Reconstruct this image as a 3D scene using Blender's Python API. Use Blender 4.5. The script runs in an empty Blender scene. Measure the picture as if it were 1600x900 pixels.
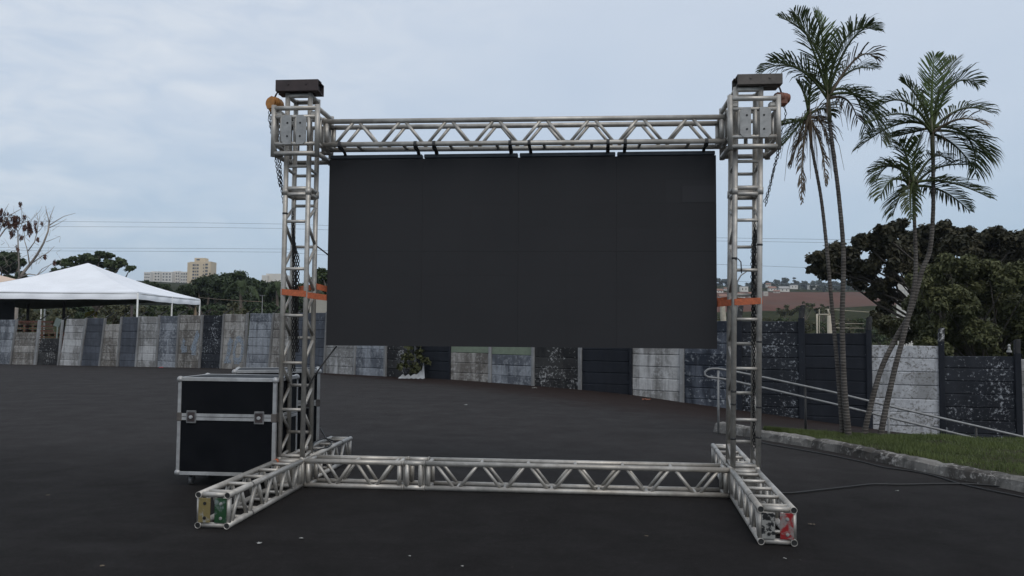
import bpy, math, random
import numpy as np
from mathutils import Vector, Matrix
R = math.radians
C = bpy.context.scene.collection
SC = bpy.context.scene
random.seed(7)
RNG = np.random.default_rng(11)

# ------------------------------------------------------------------ camera
F, YAW, PITCH, ROLL = 1233.7, 0.0863, 0.0528, 0.0072
CAM = Vector((0.0, -7.97, 1.604))
FH = Vector((-math.sin(YAW), math.cos(YAW), 0))          # horizontal forward
RT = Vector((math.cos(YAW), math.sin(YAW), 0))
FW = FH * math.cos(PITCH) + Vector((0, 0, math.sin(PITCH)))
UP0 = -FH * math.sin(PITCH) + Vector((0, 0, math.cos(PITCH)))
CR = RT * math.cos(ROLL) + UP0 * math.sin(ROLL)
CU = UP0 * math.cos(ROLL) - RT * math.sin(ROLL)
cam = bpy.data.cameras.new('camera')
camo = bpy.data.objects.new('camera', cam)
C.objects.link(camo)
camo.matrix_world = Matrix(((CR.x, CU.x, -FW.x, CAM.x), (CR.y, CU.y, -FW.y, CAM.y), (CR.z, CU.z, -FW.z, CAM.z), (0, 0, 0, 1)))
cam.sensor_width = 36
cam.lens = F / 1600 * 36
cam.clip_start = 0.05
cam.clip_end = 6000
SC.camera = camo

# ------------------------------------------------------------------ sky, sun, exposure
SUN_EL, SUN_AZ = R(48), R(148)      # azimuth measured from +Y towards +X
world = bpy.data.worlds.new('World')
SC.world = world
world.use_nodes = True
wt = world.node_tree
wt.nodes.clear()
wo = wt.nodes.new('ShaderNodeOutputWorld')
bg = wt.nodes.new('ShaderNodeBackground')
sky = wt.nodes.new('ShaderNodeTexSky')
sky.sky_type = 'NISHITA'
sky.sun_disc = False
sky.sun_elevation = SUN_EL
sky.sun_rotation = SUN_AZ
sky.dust_density = 2.0
bg.inputs['Strength'].default_value = 0.104


def wn(t, **kw):
    n = wt.nodes.new(t)
    for k, v in kw.items():
        setattr(n, k, v)
    return n


tc = wn('ShaderNodeTexCoord')
sep = wn('ShaderNodeSeparateXYZ')
wt.links.new(tc.outputs['Generated'], sep.inputs[0])
# overcast veil: colour by elevation, broken by streaky cloud noise
er = wn('ShaderNodeValToRGB')
e = er.color_ramp
e.elements[0].position = 0.0
e.elements[0].color = (3.9, 5.15, 6.4, 1)
e.elements[1].position = 1.0
e.elements[1].color = (5.6, 6.3, 7.4, 1)
for pos, col in ((0.10, (4.25, 5.55, 6.95, 1)), (0.24, (5.15, 6.15, 7.5, 1)), (0.42, (5.75, 6.55, 7.75, 1))):
    el = e.elements.new(pos)
    el.color = col
wt.links.new(sep.outputs['Z'], er.inputs[0])
mp = wn('ShaderNodeMapping')
mp.inputs['Scale'].default_value = (1.0, 1.0, 2.6)
mp.inputs['Rotation'].default_value = (R(8), R(-10), 0)
wt.links.new(tc.outputs['Generated'], mp.inputs[0])
n1 = wn('ShaderNodeTexNoise')
n1.inputs['Scale'].default_value = 2.6
n1.inputs['Detail'].default_value = 7
n1.inputs['Roughness'].default_value = 0.55
n1.inputs['Distortion'].default_value = 0.3
n2 = wn('ShaderNodeTexNoise')
n2.inputs['Scale'].default_value = 13
n2.inputs['Detail'].default_value = 6
n2.inputs['Roughness'].default_value = 0.52
n2.inputs['Distortion'].default_value = 0.5
for n in (n1, n2):
    wt.links.new(mp.outputs[0], n.inputs['Vector'])
r1 = wn('ShaderNodeMapRange')
r1.inputs['From Min'].default_value = 0.34
r1.inputs['From Max'].default_value = 0.74
wt.links.new(n1.outputs['Fac'], r1.inputs['Value'])
r2 = wn('ShaderNodeMapRange')
r2.inputs['From Min'].default_value = 0.34
r2.inputs['From Max'].default_value = 0.80
wt.links.new(n2.outputs['Fac'], r2.inputs['Value'])
# clouds thicker high up and to the left
geo_left = wn('ShaderNodeVectorMath', operation='DOT_PRODUCT')
wt.links.new(tc.outputs['Generated'], geo_left.inputs[0])
lv = (-RT * 0.75 + Vector((0, 0, 1)) * 0.9)
geo_left.inputs[1].default_value = lv
rl = wn('ShaderNodeMapRange', interpolation_type='SMOOTHSTEP')
rl.inputs['From Min'].default_value = 0.20
rl.inputs['From Max'].default_value = 0.66
wt.links.new(geo_left.outputs['Value'], rl.inputs['Value'])
m1 = wn('ShaderNodeMath', operation='MULTIPLY')
wt.links.new(r2.outputs[0], m1.inputs[0])
wt.links.new(rl.outputs[0], m1.inputs[1])
m2 = wn('ShaderNodeMath', operation='MULTIPLY_ADD')
wt.links.new(r1.outputs[0], m2.inputs[0])
m2.inputs[1].default_value = 0.30
wt.links.new(m1.outputs[0], m2.inputs[2])
m2.use_clamp = True
mixc = wn('ShaderNodeMix', data_type='RGBA')
mixc.inputs[7].default_value = (7.6, 8.05, 8.6, 1)
wt.links.new(er.outputs[0], mixc.inputs[6])
m3 = wn('ShaderNodeMath', operation='MULTIPLY')
m3.inputs[1].default_value = 0.85
wt.links.new(m2.outputs[0], m3.inputs[0])
wt.links.new(m3.outputs[0], mixc.inputs[0])
mixs = wn('ShaderNodeMix', data_type='RGBA')
mixs.inputs[0].default_value = 0.93
wt.links.new(sky.outputs[0], mixs.inputs[6])
wt.links.new(mixc.outputs[2], mixs.inputs[7])
wt.links.new(mixs.outputs[2], bg.inputs['Color'])
wt.links.new(bg.outputs[0], wo.inputs[0])

sun = bpy.data.lights.new('sun', 'SUN')
sun.energy = 1.3
sun.angle = R(45)
sun.color = (1.0, 0.95, 0.88)
suno = bpy.data.objects.new('sun', sun)
C.objects.link(suno)
sd = Vector((math.sin(SUN_AZ) * math.cos(SUN_EL), math.cos(SUN_AZ) * math.cos(SUN_EL), math.sin(SUN_EL)))
suno.rotation_euler = (-sd).to_track_quat('-Z', 'Y').to_euler()
suno.location = sd * 50
vs = SC.view_settings
vs.view_transform = 'Standard'
vs.look = 'None'
vs.exposure = 0.0
vs.gamma = 1.0
vs.use_curve_mapping = False


# ------------------------------------------------------------------ placing helpers (measuring the place from the photograph)
def ray(px, py):
    return FW + CR * ((px - 800) / F) - CU * ((py - 450) / F)


def at(px, py, d):
    """point at horizontal distance d (along the view's heading)"""
    r = ray(px, py)
    return CAM + r * (d / r.dot(FH))


def gnd(px, py, z=0.0):
    r = ray(px, py)
    return CAM + r * ((z - CAM.z) / r.z)


def aty(px, py, y):
    r = ray(px, py)
    return CAM + r * ((y - CAM.y) / r.y)


def lerp(a, b, t):
    return a + (b - a) * t


# ------------------------------------------------------------------ object helpers
class MB:
    def __init__(s):
        s.v = []
        s.f = []
        s.sm = []
        s.mi = []
        s.rnd = []
        s.has_rnd = False

    def face(s, idx, smooth=False, mi=0, rnd=0.5):
        s.f.append(tuple(idx))
        s.sm.append(smooth)
        s.mi.append(mi)
        s.rnd.append(rnd)

    def add(s, verts, faces, smooth=False, mi=0, rnd=0.5):
        b = len(s.v)
        s.v += [tuple(v) for v in verts]
        for f in faces:
            s.face([b + i for i in f], smooth, mi, rnd)

    def box(s, c, sx, sy, sz, ax=None, ay=None, az=None, bev=0.0, mi=0, rnd=0.5):
        c = Vector(c)
        ax = (ax or Vector((1, 0, 0))).normalized()
        ay = (ay or Vector((0, 1, 0))).normalized()
        az = (az or Vector((0, 0, 1))).normalized()
        h = (sx / 2, sy / 2, sz / 2)
        if bev <= 0:
            vs_ = [c + ax * (h[0] * i) + ay * (h[1] * j) + az * (h[2] * k) for i in (-1, 1) for j in (-1, 1) for k in (-1, 1)]
            fs = [(0, 1, 3, 2), (4, 6, 7, 5), (0, 4, 5, 1), (2, 3, 7, 6), (0, 2, 6, 4), (1, 5, 7, 3)]
            s.add(vs_, fs, False, mi, rnd)
            return
        b = min(bev, min(h) * 0.9)
        idx = {}
        vs_ = []
        for i in (-1, 1):
            for j in (-1, 1):
                for k in (-1, 1):
                    for a in range(3):
                        p = [h[0] - b, h[1] - b, h[2] - b]
                        p[a] = h[a]
                        idx[(i, j, k, a)] = len(vs_)
                        vs_.append(c + ax * (p[0] * i) + ay * (p[1] * j) + az * (p[2] * k))
        fs = []
        for a in range(3):
            o = [x for x in range(3) if x != a]
            for sg in (-1, 1):
                q = []
                for (u, w) in ((-1, -1), (1, -1), (1, 1), (-1, 1)):
                    key = [0, 0, 0]
                    key[a] = sg
                    key[o[0]] = u
                    key[o[1]] = w
                    q.append(idx[(key[0], key[1], key[2], a)])
                flip = (sg == 1) if a != 1 else (sg == -1)
                fs.append(tuple(q if flip else q[::-1]))
        for a in range(3):          # edges parallel to axis a
            o = [x for x in range(3) if x != a]
            for u in (-1, 1):
                for w in (-1, 1):
                    q = []
                    for (sg, n) in ((-1, o[0]), (1, o[0]), (1, o[1]), (-1, o[1])):
                        key = [0, 0, 0]
                        key[a] = sg
                        key[o[0]] = u
                        key[o[1]] = w
                        q.append(idx[(key[0], key[1], key[2], n)])
                    fs.append(tuple(q))
        for i in (-1, 1):
            for j in (-1, 1):
                for k in (-1, 1):
                    fs.append((idx[(i, j, k, 0)], idx[(i, j, k, 1)], idx[(i, j, k, 2)]))
        s.add(vs_, fs, False, mi, rnd)

    def frame(s, d):
        d = d.normalized()
        u = Vector((0, 0, 1)) if abs(d.z) < 0.95 else Vector((1, 0, 0))
        a = d.cross(u).normalized()
        return a, d.cross(a).normalized()

    def tube(s, p, q, r, n=10, caps=True, r2=None, mi=0, rnd=0.5):
        p = Vector(p)
        q = Vector(q)
        r2 = r if r2 is None else r2
        a, b = s.frame(q - p)
        vs_ = []
        for i in range(n):
            t = 2 * math.pi * i / n
            o = a * math.cos(t) + b * math.sin(t)
            vs_ += [p + o * r, q + o * r2]
        fs = [(2 * i, 2 * i + 1, (2 * i + 3) % (2 * n), (2 * i + 2) % (2 * n)) for i in range(n)]
        s.add(vs_, fs, True, mi, rnd)
        if caps:
            b0 = len(s.v) - 2 * n
            s.face([b0 + 2 * i for i in range(n)], False, mi, rnd)
            s.face([b0 + 2 * i + 1 for i in range(n)][::-1], False, mi, rnd)

    def pipe(s, p, q, r, ri, n=14):
        """hollow open pipe"""
        p = Vector(p)
        q = Vector(q)
        a, b = s.frame(q - p)
        vs_ = []
        for i in range(n):
            t = 2 * math.pi * i / n
            o = a * math.cos(t) + b * math.sin(t)
            vs_ += [p + o * r, q + o * r, p + o * ri, q + o * ri]
        N = 4 * n
        for i in range(n):
            j = 4 * i
            k = (j + 4) % N
            s.add([], [])
        b0 = len(s.v)
        s.v += [tuple(v) for v in vs_]
        for i in range(n):
            j = 4 * i
            k = (j + 4) % N
            s.face([b0 + j, b0 + j + 1, b0 + k + 1, b0 + k], True)
            s.face([b0 + j + 2, b0 + k + 2, b0 + k + 3, b0 + j + 3], True)
            s.face([b0 + j, b0 + k, b0 + k + 2, b0 + j + 2])
            s.face([b0 + j + 1, b0 + j + 3, b0 + k + 3, b0 + k + 1])

    def path(s, pts, r, n=8, rad=None, mi=0, rnd=0.5):
        pts = [Vector(p) for p in pts]
        m = len(pts)
        a = None
        rings = []
        for i, p in enumerate(pts):
            d = (pts[min(i + 1, m - 1)] - pts[max(i - 1, 0)])
            if d.length < 1e-9:
                d = Vector((0, 0, 1))
            d.normalize()
            if a is None:
                a, _ = s.frame(d)
            a = (a - d * a.dot(d))
            if a.length < 1e-6:
                a, _ = s.frame(d)
            a.normalize()
            b = d.cross(a)
            rr = rad[i] if rad else r
            base = len(s.v)
            for k in range(n):
                t = 2 * math.pi * k / n
                s.v.append(tuple(p + (a * math.cos(t) + b * math.sin(t)) * rr))
            rings.append(base)
        for i in range(m - 1):
            for k in range(n):
                s.face([rings[i] + k, rings[i] + (k + 1) % n, rings[i + 1] + (k + 1) % n, rings[i + 1] + k], True, mi, rnd)
        s.face([rings[0] + k for k in range(n)][::-1], False, mi, rnd)
        s.face([rings[-1] + k for k in range(n)], False, mi, rnd)

    def prism(s, pts2, o, ax, ay, an, th, mi=0, rnd=0.5):
        """extrude a 2-D outline (in ax, ay at o) by th along an"""
        o = Vector(o)
        n = len(pts2)
        v = [o + ax * x + ay * y for x, y in pts2] + [o + ax * x + ay * y + an * th for x, y in pts2]
        f = [tuple(range(n)), tuple(range(2 * n - 1, n - 1, -1))]
        f += [(i, i + n, (i + 1) % n + n, (i + 1) % n) for i in range(n)]
        s.add(v, f, False, mi, rnd)

    def sphere(s, c, r, n=8, m=6, sz=1.0, mi=0, rnd=.5):
        c = Vector(c)
        vs_ = [c + Vector((0, 0, r * sz))]
        for j in range(1, m):
            ph = math.pi * j / m
            for i in range(n):
                t = 2 * math.pi * i / n
                vs_.append(c + Vector((r * math.sin(ph) * math.cos(t), r * math.sin(ph) * math.sin(t), r * sz * math.cos(ph))))
        vs_.append(c - Vector((0, 0, r * sz)))
        fs = [(0, 1 + i, 1 + (i + 1) % n) for i in range(n)]
        for j in range(m - 2):
            for i in range(n):
                a = 1 + j * n + i
                b = 1 + j * n + (i + 1) % n
                fs.append((a, a + n, b + n, b))
        L = len(vs_) - 1
        fs += [(L, 1 + (m - 2) * n + (i + 1) % n, 1 + (m - 2) * n + i) for i in range(n)]
        s.add(vs_, fs, True, mi, rnd)

    def build(s, name, mat, parent=None, origin=None, fixn=True):
        me = bpy.data.meshes.new(name)
        o0 = Vector(origin) if origin is not None else (WLOC.get(parent.name, Vector((0, 0, 0))) if parent else Vector((0, 0, 0)))
        vv = np.array(s.v, dtype=float) - np.array(o0)
        me.from_pydata(vv.tolist(), [], s.f)
        for m in (mat if isinstance(mat, (list, tuple)) else [mat]):
            me.materials.append(m)
        me.polygons.foreach_set('use_smooth', s.sm)
        me.polygons.foreach_set('material_index', s.mi)
        at_ = me.attributes.new('rnd', 'FLOAT', 'FACE')
        at_.data.foreach_set('value', [float(x) for x in s.rnd])
        if fixn:
            import bmesh
            bm = bmesh.new()
            bm.from_mesh(me)
            bmesh.ops.recalc_face_normals(bm, faces=bm.faces)
            bm.to_mesh(me)
            bm.free()
        me.update()
        o = bpy.data.objects.new(name, me)
        C.objects.link(o)
        if parent:
            o.parent = parent
            o.location = o0 - WLOC[parent.name]
        else:
            o.location = o0
        WLOC[o.name] = Vector(o0)
        return o


WLOC = {}


def thing(name, loc, label, cat, group=None):
    o = bpy.data.objects.new(name, None)
    o.empty_display_size = 0.2
    C.objects.link(o)
    o.location = Vector(loc)
    WLOC[o.name] = Vector(loc)
    tag(o, label, cat, group)
    return o


def tag(o, label=None, cat=None, group=None, kind=None):
    if label:
        o['label'] = label
    if cat:
        o['category'] = cat
    if group:
        o['group'] = group
    if kind:
        o['kind'] = kind
    return o


# ------------------------------------------------------------------ materials
def newmat(name):
    m = bpy.data.materials.new(name)
    m.use_nodes = True
    nt = m.node_tree
    nt.nodes.clear()
    out = nt.nodes.new('ShaderNodeOutputMaterial')
    b = nt.nodes.new('ShaderNodeBsdfPrincipled')
    nt.links.new(b.outputs[0], out.inputs[0])
    return m, nt, b


def setc(b, col=None, rough=None, metal=None, spec=None):
    if col is not None:
        b.inputs['Base Color'].default_value = (*col, 1)
    if rough is not None:
        b.inputs['Roughness'].default_value = rough
    if metal is not None:
        b.inputs['Metallic'].default_value = metal
    if spec is not None:
        b.inputs['Specular IOR Level'].default_value = spec


def noise(nt, scale, detail=5, rough=0.55, vec=None, dist=0.0):
    n = nt.nodes.new('ShaderNodeTexNoise')
    n.inputs['Scale'].default_value = scale
    n.inputs['Detail'].default_value = detail
    n.inputs['Roughness'].default_value = rough
    n.inputs['Distortion'].default_value = dist
    if vec is not None:
        nt.links.new(vec, n.inputs['Vector'])
    return n.outputs['Fac']


def coords(nt, scale=(1, 1, 1), kind='Object'):
    t = nt.nodes.new('ShaderNodeTexCoord')
    m = nt.nodes.new('ShaderNodeMapping')
    m.inputs['Scale'].default_value = scale
    nt.links.new(t.outputs[kind], m.inputs[0])
    return m.outputs[0]


def mrange(nt, v, a, b, c=0.0, d=1.0):
    n = nt.nodes.new('ShaderNodeMapRange')
    nt.links.new(v, n.inputs['Value'])
    for k, x in zip(('From Min', 'From Max', 'To Min', 'To Max'), (a, b, c, d)):
        n.inputs[k].default_value = x
    return n.outputs[0]


def mix(nt, fac, a, b):
    n = nt.nodes.new('ShaderNodeMix')
    n.data_type = 'RGBA'
    for sock, v in ((0, fac), (6, a), (7, b)):
        if isinstance(v, (tuple, list)):
            n.inputs[sock].default_value = (*v, 1) if len(v) == 3 else v
        elif isinstance(v, (int, float)):
            n.inputs[sock].default_value = v
        else:
            nt.links.new(v, n.inputs[sock])
    return n.outputs[2]


def mul(nt, a, b, op='MULTIPLY'):
    n = nt.nodes.new('ShaderNodeMath')
    n.operation = op
    for i, v in enumerate((a, b)):
        if isinstance(v, (int, float)):
            n.inputs[i].default_value = v
        else:
            nt.links.new(v, n.inputs[i])
    return n.outputs[0]


def attr(nt, name='rnd'):
    n = nt.nodes.new('ShaderNodeAttribute')
    n.attribute_name = name
    return n.outputs['Fac']


def bump(nt, b, h, strength=0.3, dist=0.01):
    n = nt.nodes.new('ShaderNodeBump')
    n.inputs['Strength'].default_value = strength
    n.inputs['Distance'].default_value = dist
    nt.links.new(h, n.inputs['Height'])
    nt.links.new(n.outputs[0], b.inputs['Normal'])


def plain(name, col, rough=0.6, metal=0.0, var=0.25, scale=12, spec=0.5, bmp=0.0):
    m, nt, b = newmat(name)
    setc(b, col, rough, metal, spec)
    v = coords(nt)
    n = noise(nt, scale, 6, 0.6, v)
    dk = tuple(c * (1 - var) for c in col)
    lt = tuple(min(1, c * (1 + var)) for c in col)
    nt.links.new(mix(nt, mrange(nt, n, 0.3, 0.7), dk, lt), b.inputs['Base Color'])
    nt.links.new(mrange(nt, n, 0.3, 0.7, max(0.05, rough - .1), min(1, rough + .1)), b.inputs['Roughness'])
    if bmp:
        bump(nt, b, noise(nt, scale * 3, 5, 0.6, v), bmp, 0.005)
    return m


def mat_alu(name='aluminium', tint=(0.515, 0.487, 0.445)):
    m, nt, b = newmat(name)
    v = coords(nt)
    n = noise(nt, 5, 8, 0.65, v)
    n2 = noise(nt, 45, 5, 0.7, v)
    n3 = noise(nt, 1.7, 5, 0.6, v)
    c = mix(nt, mrange(nt, n, 0.36, 0.66), tuple(x * 0.55 for x in tint), tint)
    c = mix(nt, mul(nt, mrange(nt, n3, 0.48, 0.68), 0.45), c, tuple(x * k for x, k in zip(tint, (0.50, 0.46, 0.40))))
    spots = mrange(nt, n2, 0.62, 0.70)
    c = mix(nt, mul(nt, spots, 0.65), c, (0.10, 0.09, 0.08))
    nt.links.new(c, b.inputs['Base Color'])
    setc(b, metal=0.4)
    nt.links.new(mrange(nt, n, 0.3, 0.7, 0.55, 0.36), b.inputs['Roughness'])
    bump(nt, b, n2, 0.12, 0.002)
    return m


ALU = mat_alu()
ALU_TRIM = mat_alu('aluminium_trim', (0.50, 0.50, 0.50))
STEEL_DARK = plain('dark_rusty_steel', (0.045, 0.033, 0.033), 0.7, 0.2, 0.5, 9, bmp=0.3)
STEEL_GREY = plain('dull_brown_steel', (0.10, 0.088, 0.08), 0.7, 0.3, 0.4, 9, bmp=0.3)
HOIST_Y = plain('worn_orange_paint', (0.40, 0.17, 0.035), 0.6, 0.0, 0.35, 20)
HOIST_R = plain('worn_red_orange_paint', (0.16, 0.055, 0.028), 0.6, 0.0, 0.35, 20)
CHAIN = plain('blackened_chain_steel', (0.018, 0.017, 0.017), 0.5, 0.6, 0.4, 60)
STRAP = plain('orange_webbing', (0.40, 0.105, 0.045), 0.85, 0.0, 0.3, 40, bmp=0.3)
BLACKTAPE = plain('black_tape', (0.012, 0.012, 0.013), 0.55, 0.0, 0.3, 60)
RUBBER_AND_BORE = plain('black_rubber_and_bore_shade', (0.012, 0.012, 0.012), 0.6, 0.0, 0.3, 20)  # cable rubber; also blackens the discs imitating shade in the chord ends
HEADER_BLUE = plain('blue_black_metal', (0.017, 0.023, 0.031), 0.45, 0.2, 0.2, 8)


def mat_laminate():
    m, nt, b = newmat('scuffed_black_laminate')
    v = coords(nt)
    n = noise(nt, 3.0, 6, 0.65, v, 0.6)
    sc = noise(nt, 6.0, 4, 0.6, coords(nt, (1.0, 1.0, 9.0)), 0.4)
    c = mix(nt, mrange(nt, n, 0.38, 0.72), (0.0028, 0.0033, 0.0048), (0.0065, 0.0072, 0.0092))
    c = mix(nt, mul(nt, mrange(nt, sc, 0.66, 0.72), 0.35), c, (0.030, 0.030, 0.030))
    nt.links.new(c, b.inputs['Base Color'])
    setc(b, spec=0.12)
    nt.links.new(mrange(nt, n, 0.3, 0.7, 0.45, 0.7), b.inputs['Roughness'])
    return m


LAMINATE = mat_laminate()
GALV = plain('galvanised_pipe', (0.215, 0.218, 0.22), 0.55, 0.35, 0.3, 14)
TENT_W = plain('white_tent_fabric', (0.74, 0.755, 0.785), 0.7, 0.0, 0.07, 0.7, bmp=0.25)
TENT_C = plain('cream_tent_fabric', (0.62, 0.47, 0.36), 0.8, 0.0, 0.06, 1.5)
SHADE_CLOTH = plain('black_shade_net', (0.008, 0.008, 0.009), 0.9, 0.0, 0.2, 3)
POLE_W = plain('white_painted_pole', (0.62, 0.62, 0.60), 0.6, 0.0, 0.15, 6)
WOOD_P = plain('bare_timber', (0.33, 0.24, 0.15), 0.8, 0.0, 0.25, 9)
WIRE = plain('overhead_wire', (0.16, 0.19, 0.23), 0.7, 0.0, 0.1, 1)
BARK = plain('grey_bark', (0.13, 0.105, 0.085), 0.9, 0.0, 0.35, 9, bmp=0.5)
DARK_BARK = plain('dark_bark', (0.050, 0.042, 0.035), 0.9, 0.0, 0.35, 9)
PALE_BARK = plain('pale_bare_bark', (0.26, 0.225, 0.195), 0.9, 0.0, 0.25, 9, bmp=0.3)
PLASTIC = plain('grey_plastic_sheet', (0.27, 0.28, 0.29), 0.5, 0.0, 0.25, 7)
PAPER = plain('white_paper', (0.30, 0.30, 0.285), 0.8, 0.0, 0.2, 30)
RED_LIT = plain('red_plastic', (0.40, 0.02, 0.03), 0.5, 0.0, 0.2, 30)
POLE_CONC = plain('pale_pole_concrete', (0.40, 0.36, 0.29), 0.9, 0.0, 0.25, 4)


def mat_screen():
    m, nt, b = newmat('led_face')
    v = coords(nt)
    n = noise(nt, 1.2, 4, 0.5, v)
    fine = noise(nt, 300, 2, 0.5, v)
    r = attr(nt)
    c = mix(nt, mrange(nt, n, 0.3, 0.7), (0.0238, 0.0238, 0.0258), (0.0276, 0.0276, 0.0298))
    c = mix(nt, mul(nt, r, 0.5), c, (0.034, 0.0343, 0.0375))
    nt.links.new(c, b.inputs['Base Color'])
    setc(b, rough=0.78, spec=0.18)
    bump(nt, b, fine, 0.2, 0.002)
    return m


SCREEN = mat_screen()
MODULE = plain('lighter_led_face', (0.0325, 0.0325, 0.0355), 0.78, 0.0, 0.08, 2, spec=0.18)


def mat_asphalt():
    m, nt, b = newmat('asphalt')
    v = coords(nt)
    big = noise(nt, 0.30, 6, 0.62, v, 0.8)
    mid = noise(nt, 1.7, 7, 0.68, v, 0.3)
    vr = nt.nodes.new('ShaderNodeMapping')
    vr.inputs['Rotation'].default_value = (0, 0, 0.30)
    vr.inputs['Scale'].default_value = (0.16, 0.75, 1)
    nt.links.new(v, vr.inputs[0])
    streak = noise(nt, 0.9, 3, 0.5, vr.outputs[0], 1.4)
    grain = noise(nt, 70, 4, 0.8, v)
    fine = noise(nt, 230, 3, 0.8, v)
    wear = attr(nt, 'wear')
    wk = mrange(nt, mul(nt, wear, mul(nt, mul(nt, big, -0.5, 'ADD'), 1.3), 'ADD'), 0.15, 0.95)
    fresh = mix(nt, mrange(nt, mid, 0.22, 0.82), (0.0076, 0.0064, 0.0061), (0.0142, 0.0122, 0.0118))
    worn = mix(nt, mrange(nt, mid, 0.15, 0.88), (0.0210, 0.0186, 0.0182), (0.0350, 0.0318, 0.0312))
    c = mix(nt, wk, fresh, worn)
    c = mix(nt, mul(nt, mrange(nt, streak, 0.54, 0.66), 0.28), c, (0.0090, 0.0079, 0.0076))
    c = mix(nt, mul(nt, mrange(nt, streak, 0.44, 0.30), 0.20), c, (0.036, 0.034, 0.034))
    g2 = noise(nt, 19, 5, 0.8, v)
    c = mix(nt, mul(nt, mrange(nt, g2, 0.54, 0.72), 0.35), c, (0.042, 0.038, 0.036))
    c = mix(nt, mul(nt, mrange(nt, g2, 0.46, 0.30), 0.45), c, (0.005, 0.0044, 0.0042))
    c = mix(nt, mul(nt, mrange(nt, grain, 0.56, 0.70), 0.50), c, (0.048, 0.044, 0.042))
    c = mix(nt, mul(nt, mrange(nt, grain, 0.42, 0.28), 0.6), c, (0.004, 0.0038, 0.0038))
    # pale grit
    vo = nt.nodes.new('ShaderNodeTexVoronoi')
    vo.inputs['Scale'].default_value = 9.0
    nt.links.new(v, vo.inputs['Vector'])
    sp = mrange(nt, vo.outputs['Distance'], 0.075, 0.045)
    pick = nt.nodes.new('ShaderNodeSeparateColor')
    nt.links.new(vo.outputs['Color'], pick.inputs[0])
    sp = mul(nt, sp, mrange(nt, pick.outputs[0], 0.90, 0.92))
    c = mix(nt, mul(nt, sp, 0.55), c, (0.11, 0.10, 0.09))
    # red-brown soil washed along the foot of the wall
    d = attr(nt, 'dirt')
    dn = noise(nt, 2.2, 6, 0.7, v)
    dm = mrange(nt, mul(nt, d, dn, 'ADD'), 0.75, 1.1)
    c = mix(nt, mul(nt, dm, 0.9), c, (0.0175, 0.0100, 0.0080))
    nt.links.new(c, b.inputs['Base Color'])
    setc(b, spec=0.14)
    nt.links.new(mrange(nt, mid, 0.3, 0.7, 0.97, 0.82), b.inputs['Roughness'])
    h = mul(nt, fine, grain, 'ADD')
    bump(nt, b, h, 0.7, 0.008)
    return m


ASPHALT = mat_asphalt()


def mat_panel(name, base, second, fleck, cover=(0.45, 0.6), flecks=(0.62, 0.68), fl_amt=0.9, stain=0.5, fl_scale=9):
    """precast slab: old paint over concrete, flaking, water stains"""
    m, nt, b = newmat(name)
    v = coords(nt)
    vv = coords(nt, (1, 1, 0.28))
    r = attr(nt)
    big = noise(nt, 2.1, 7, 0.62, vv, 0.4)
    shift = mul(nt, mul(nt, r, -0.5, 'ADD'), 0.22)
    cov = mrange(nt, mul(nt, big, shift, 'ADD'), *cover)
    c = mix(nt, cov, base, second)
    tone = noise(nt, 5.5, 6, 0.7, v)
    c = mix(nt, mul(nt, mrange(nt, tone, 0.4, 0.75), 0.4), c, tuple(x * 0.45 for x in base))
    fl = noise(nt, fl_scale, 7, 0.72, v, 0.2)
    patch = noise(nt, 1.3, 3, 0.5, v)
    fsum = mul(nt, fl, mul(nt, mul(nt, patch, -0.5, 'ADD'), 0.35), 'ADD')
    c = mix(nt, mul(nt, mrange(nt, fsum, *flecks), fl_amt), c, fleck)
    st = noise(nt, 4.2, 6, 0.65, coords(nt, (1.8, 1.8, 0.10)))
    c = mix(nt, mul(nt, mrange(nt, st, 0.5, 0.78), stain), c, (0.03, 0.03, 0.031))
    nt.links.new(c, b.inputs['Base Color'])
    setc(b, rough=0.9, spec=0.25)
    bump(nt, b, mul(nt, fl, tone, 'ADD'), 0.35, 0.012)
    return m


PM = {
    'grey': mat_panel('bare_grey_slab', (0.20, 0.197, 0.192), (0.43, 0.43, 0.43), (0.50, 0.505, 0.51), (0.44, 0.60), (0.50, 0.68), 0.6, 0.8),
    'brown': mat_panel('brown_grey_slab', (0.13, 0.118, 0.106), (0.33, 0.315, 0.295), (0.47, 0.465, 0.45), (0.43, 0.60), (0.50, 0.66), 0.6, 0.8),
    'bluegrey': mat_panel('faded_blue_slab', (0.095, 0.104, 0.122), (0.27, 0.288, 0.315), (0.42, 0.445, 0.47), (0.43, 0.58), (0.50, 0.68), 0.6, 0.55),
    'slate': mat_panel('slate_blue_slab', (0.052, 0.058, 0.071), (0.09, 0.10, 0.122), (0.30, 0.32, 0.35), (0.40, 0.60), (0.64, 0.74), 0.7, 0.5),
    'navy': mat_panel('navy_slab', (0.0115, 0.0138, 0.0195), (0.0175, 0.0208, 0.0280), (0.40, 0.42, 0.45), (0.40, 0.62), (0.70, 0.735), 0.75, 0.25, 7),
    'navyfleck': mat_panel('flaking_navy_slab', (0.0118, 0.0140, 0.0190), (0.025, 0.0285, 0.0355), (0.40, 0.42, 0.45), (0.40, 0.62), (0.57, 0.66), 0.7, 0.25, 14),
    'black': mat_panel('black_flaking_slab', (0.016, 0.0165, 0.018), (0.040, 0.040, 0.040), (0.40, 0.40, 0.40), (0.42, 0.6), (0.57, 0.66), 0.75, 0.3, 11),
    'bluewash': mat_panel('blue_washed_slab', (0.021, 0.0265, 0.038), (0.095, 0.107, 0.132), (0.36, 0.38, 0.405), (0.46, 0.60), (0.56, 0.66), 0.7, 0.3, 10),
    'white': mat_panel('white_mouldy_slab', (0.27, 0.275, 0.28), (0.47, 0.48, 0.50), (0.10, 0.093, 0.08), (0.40, 0.54), (0.50, 0.61), 0.8, 0.45, 15),
}
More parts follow.
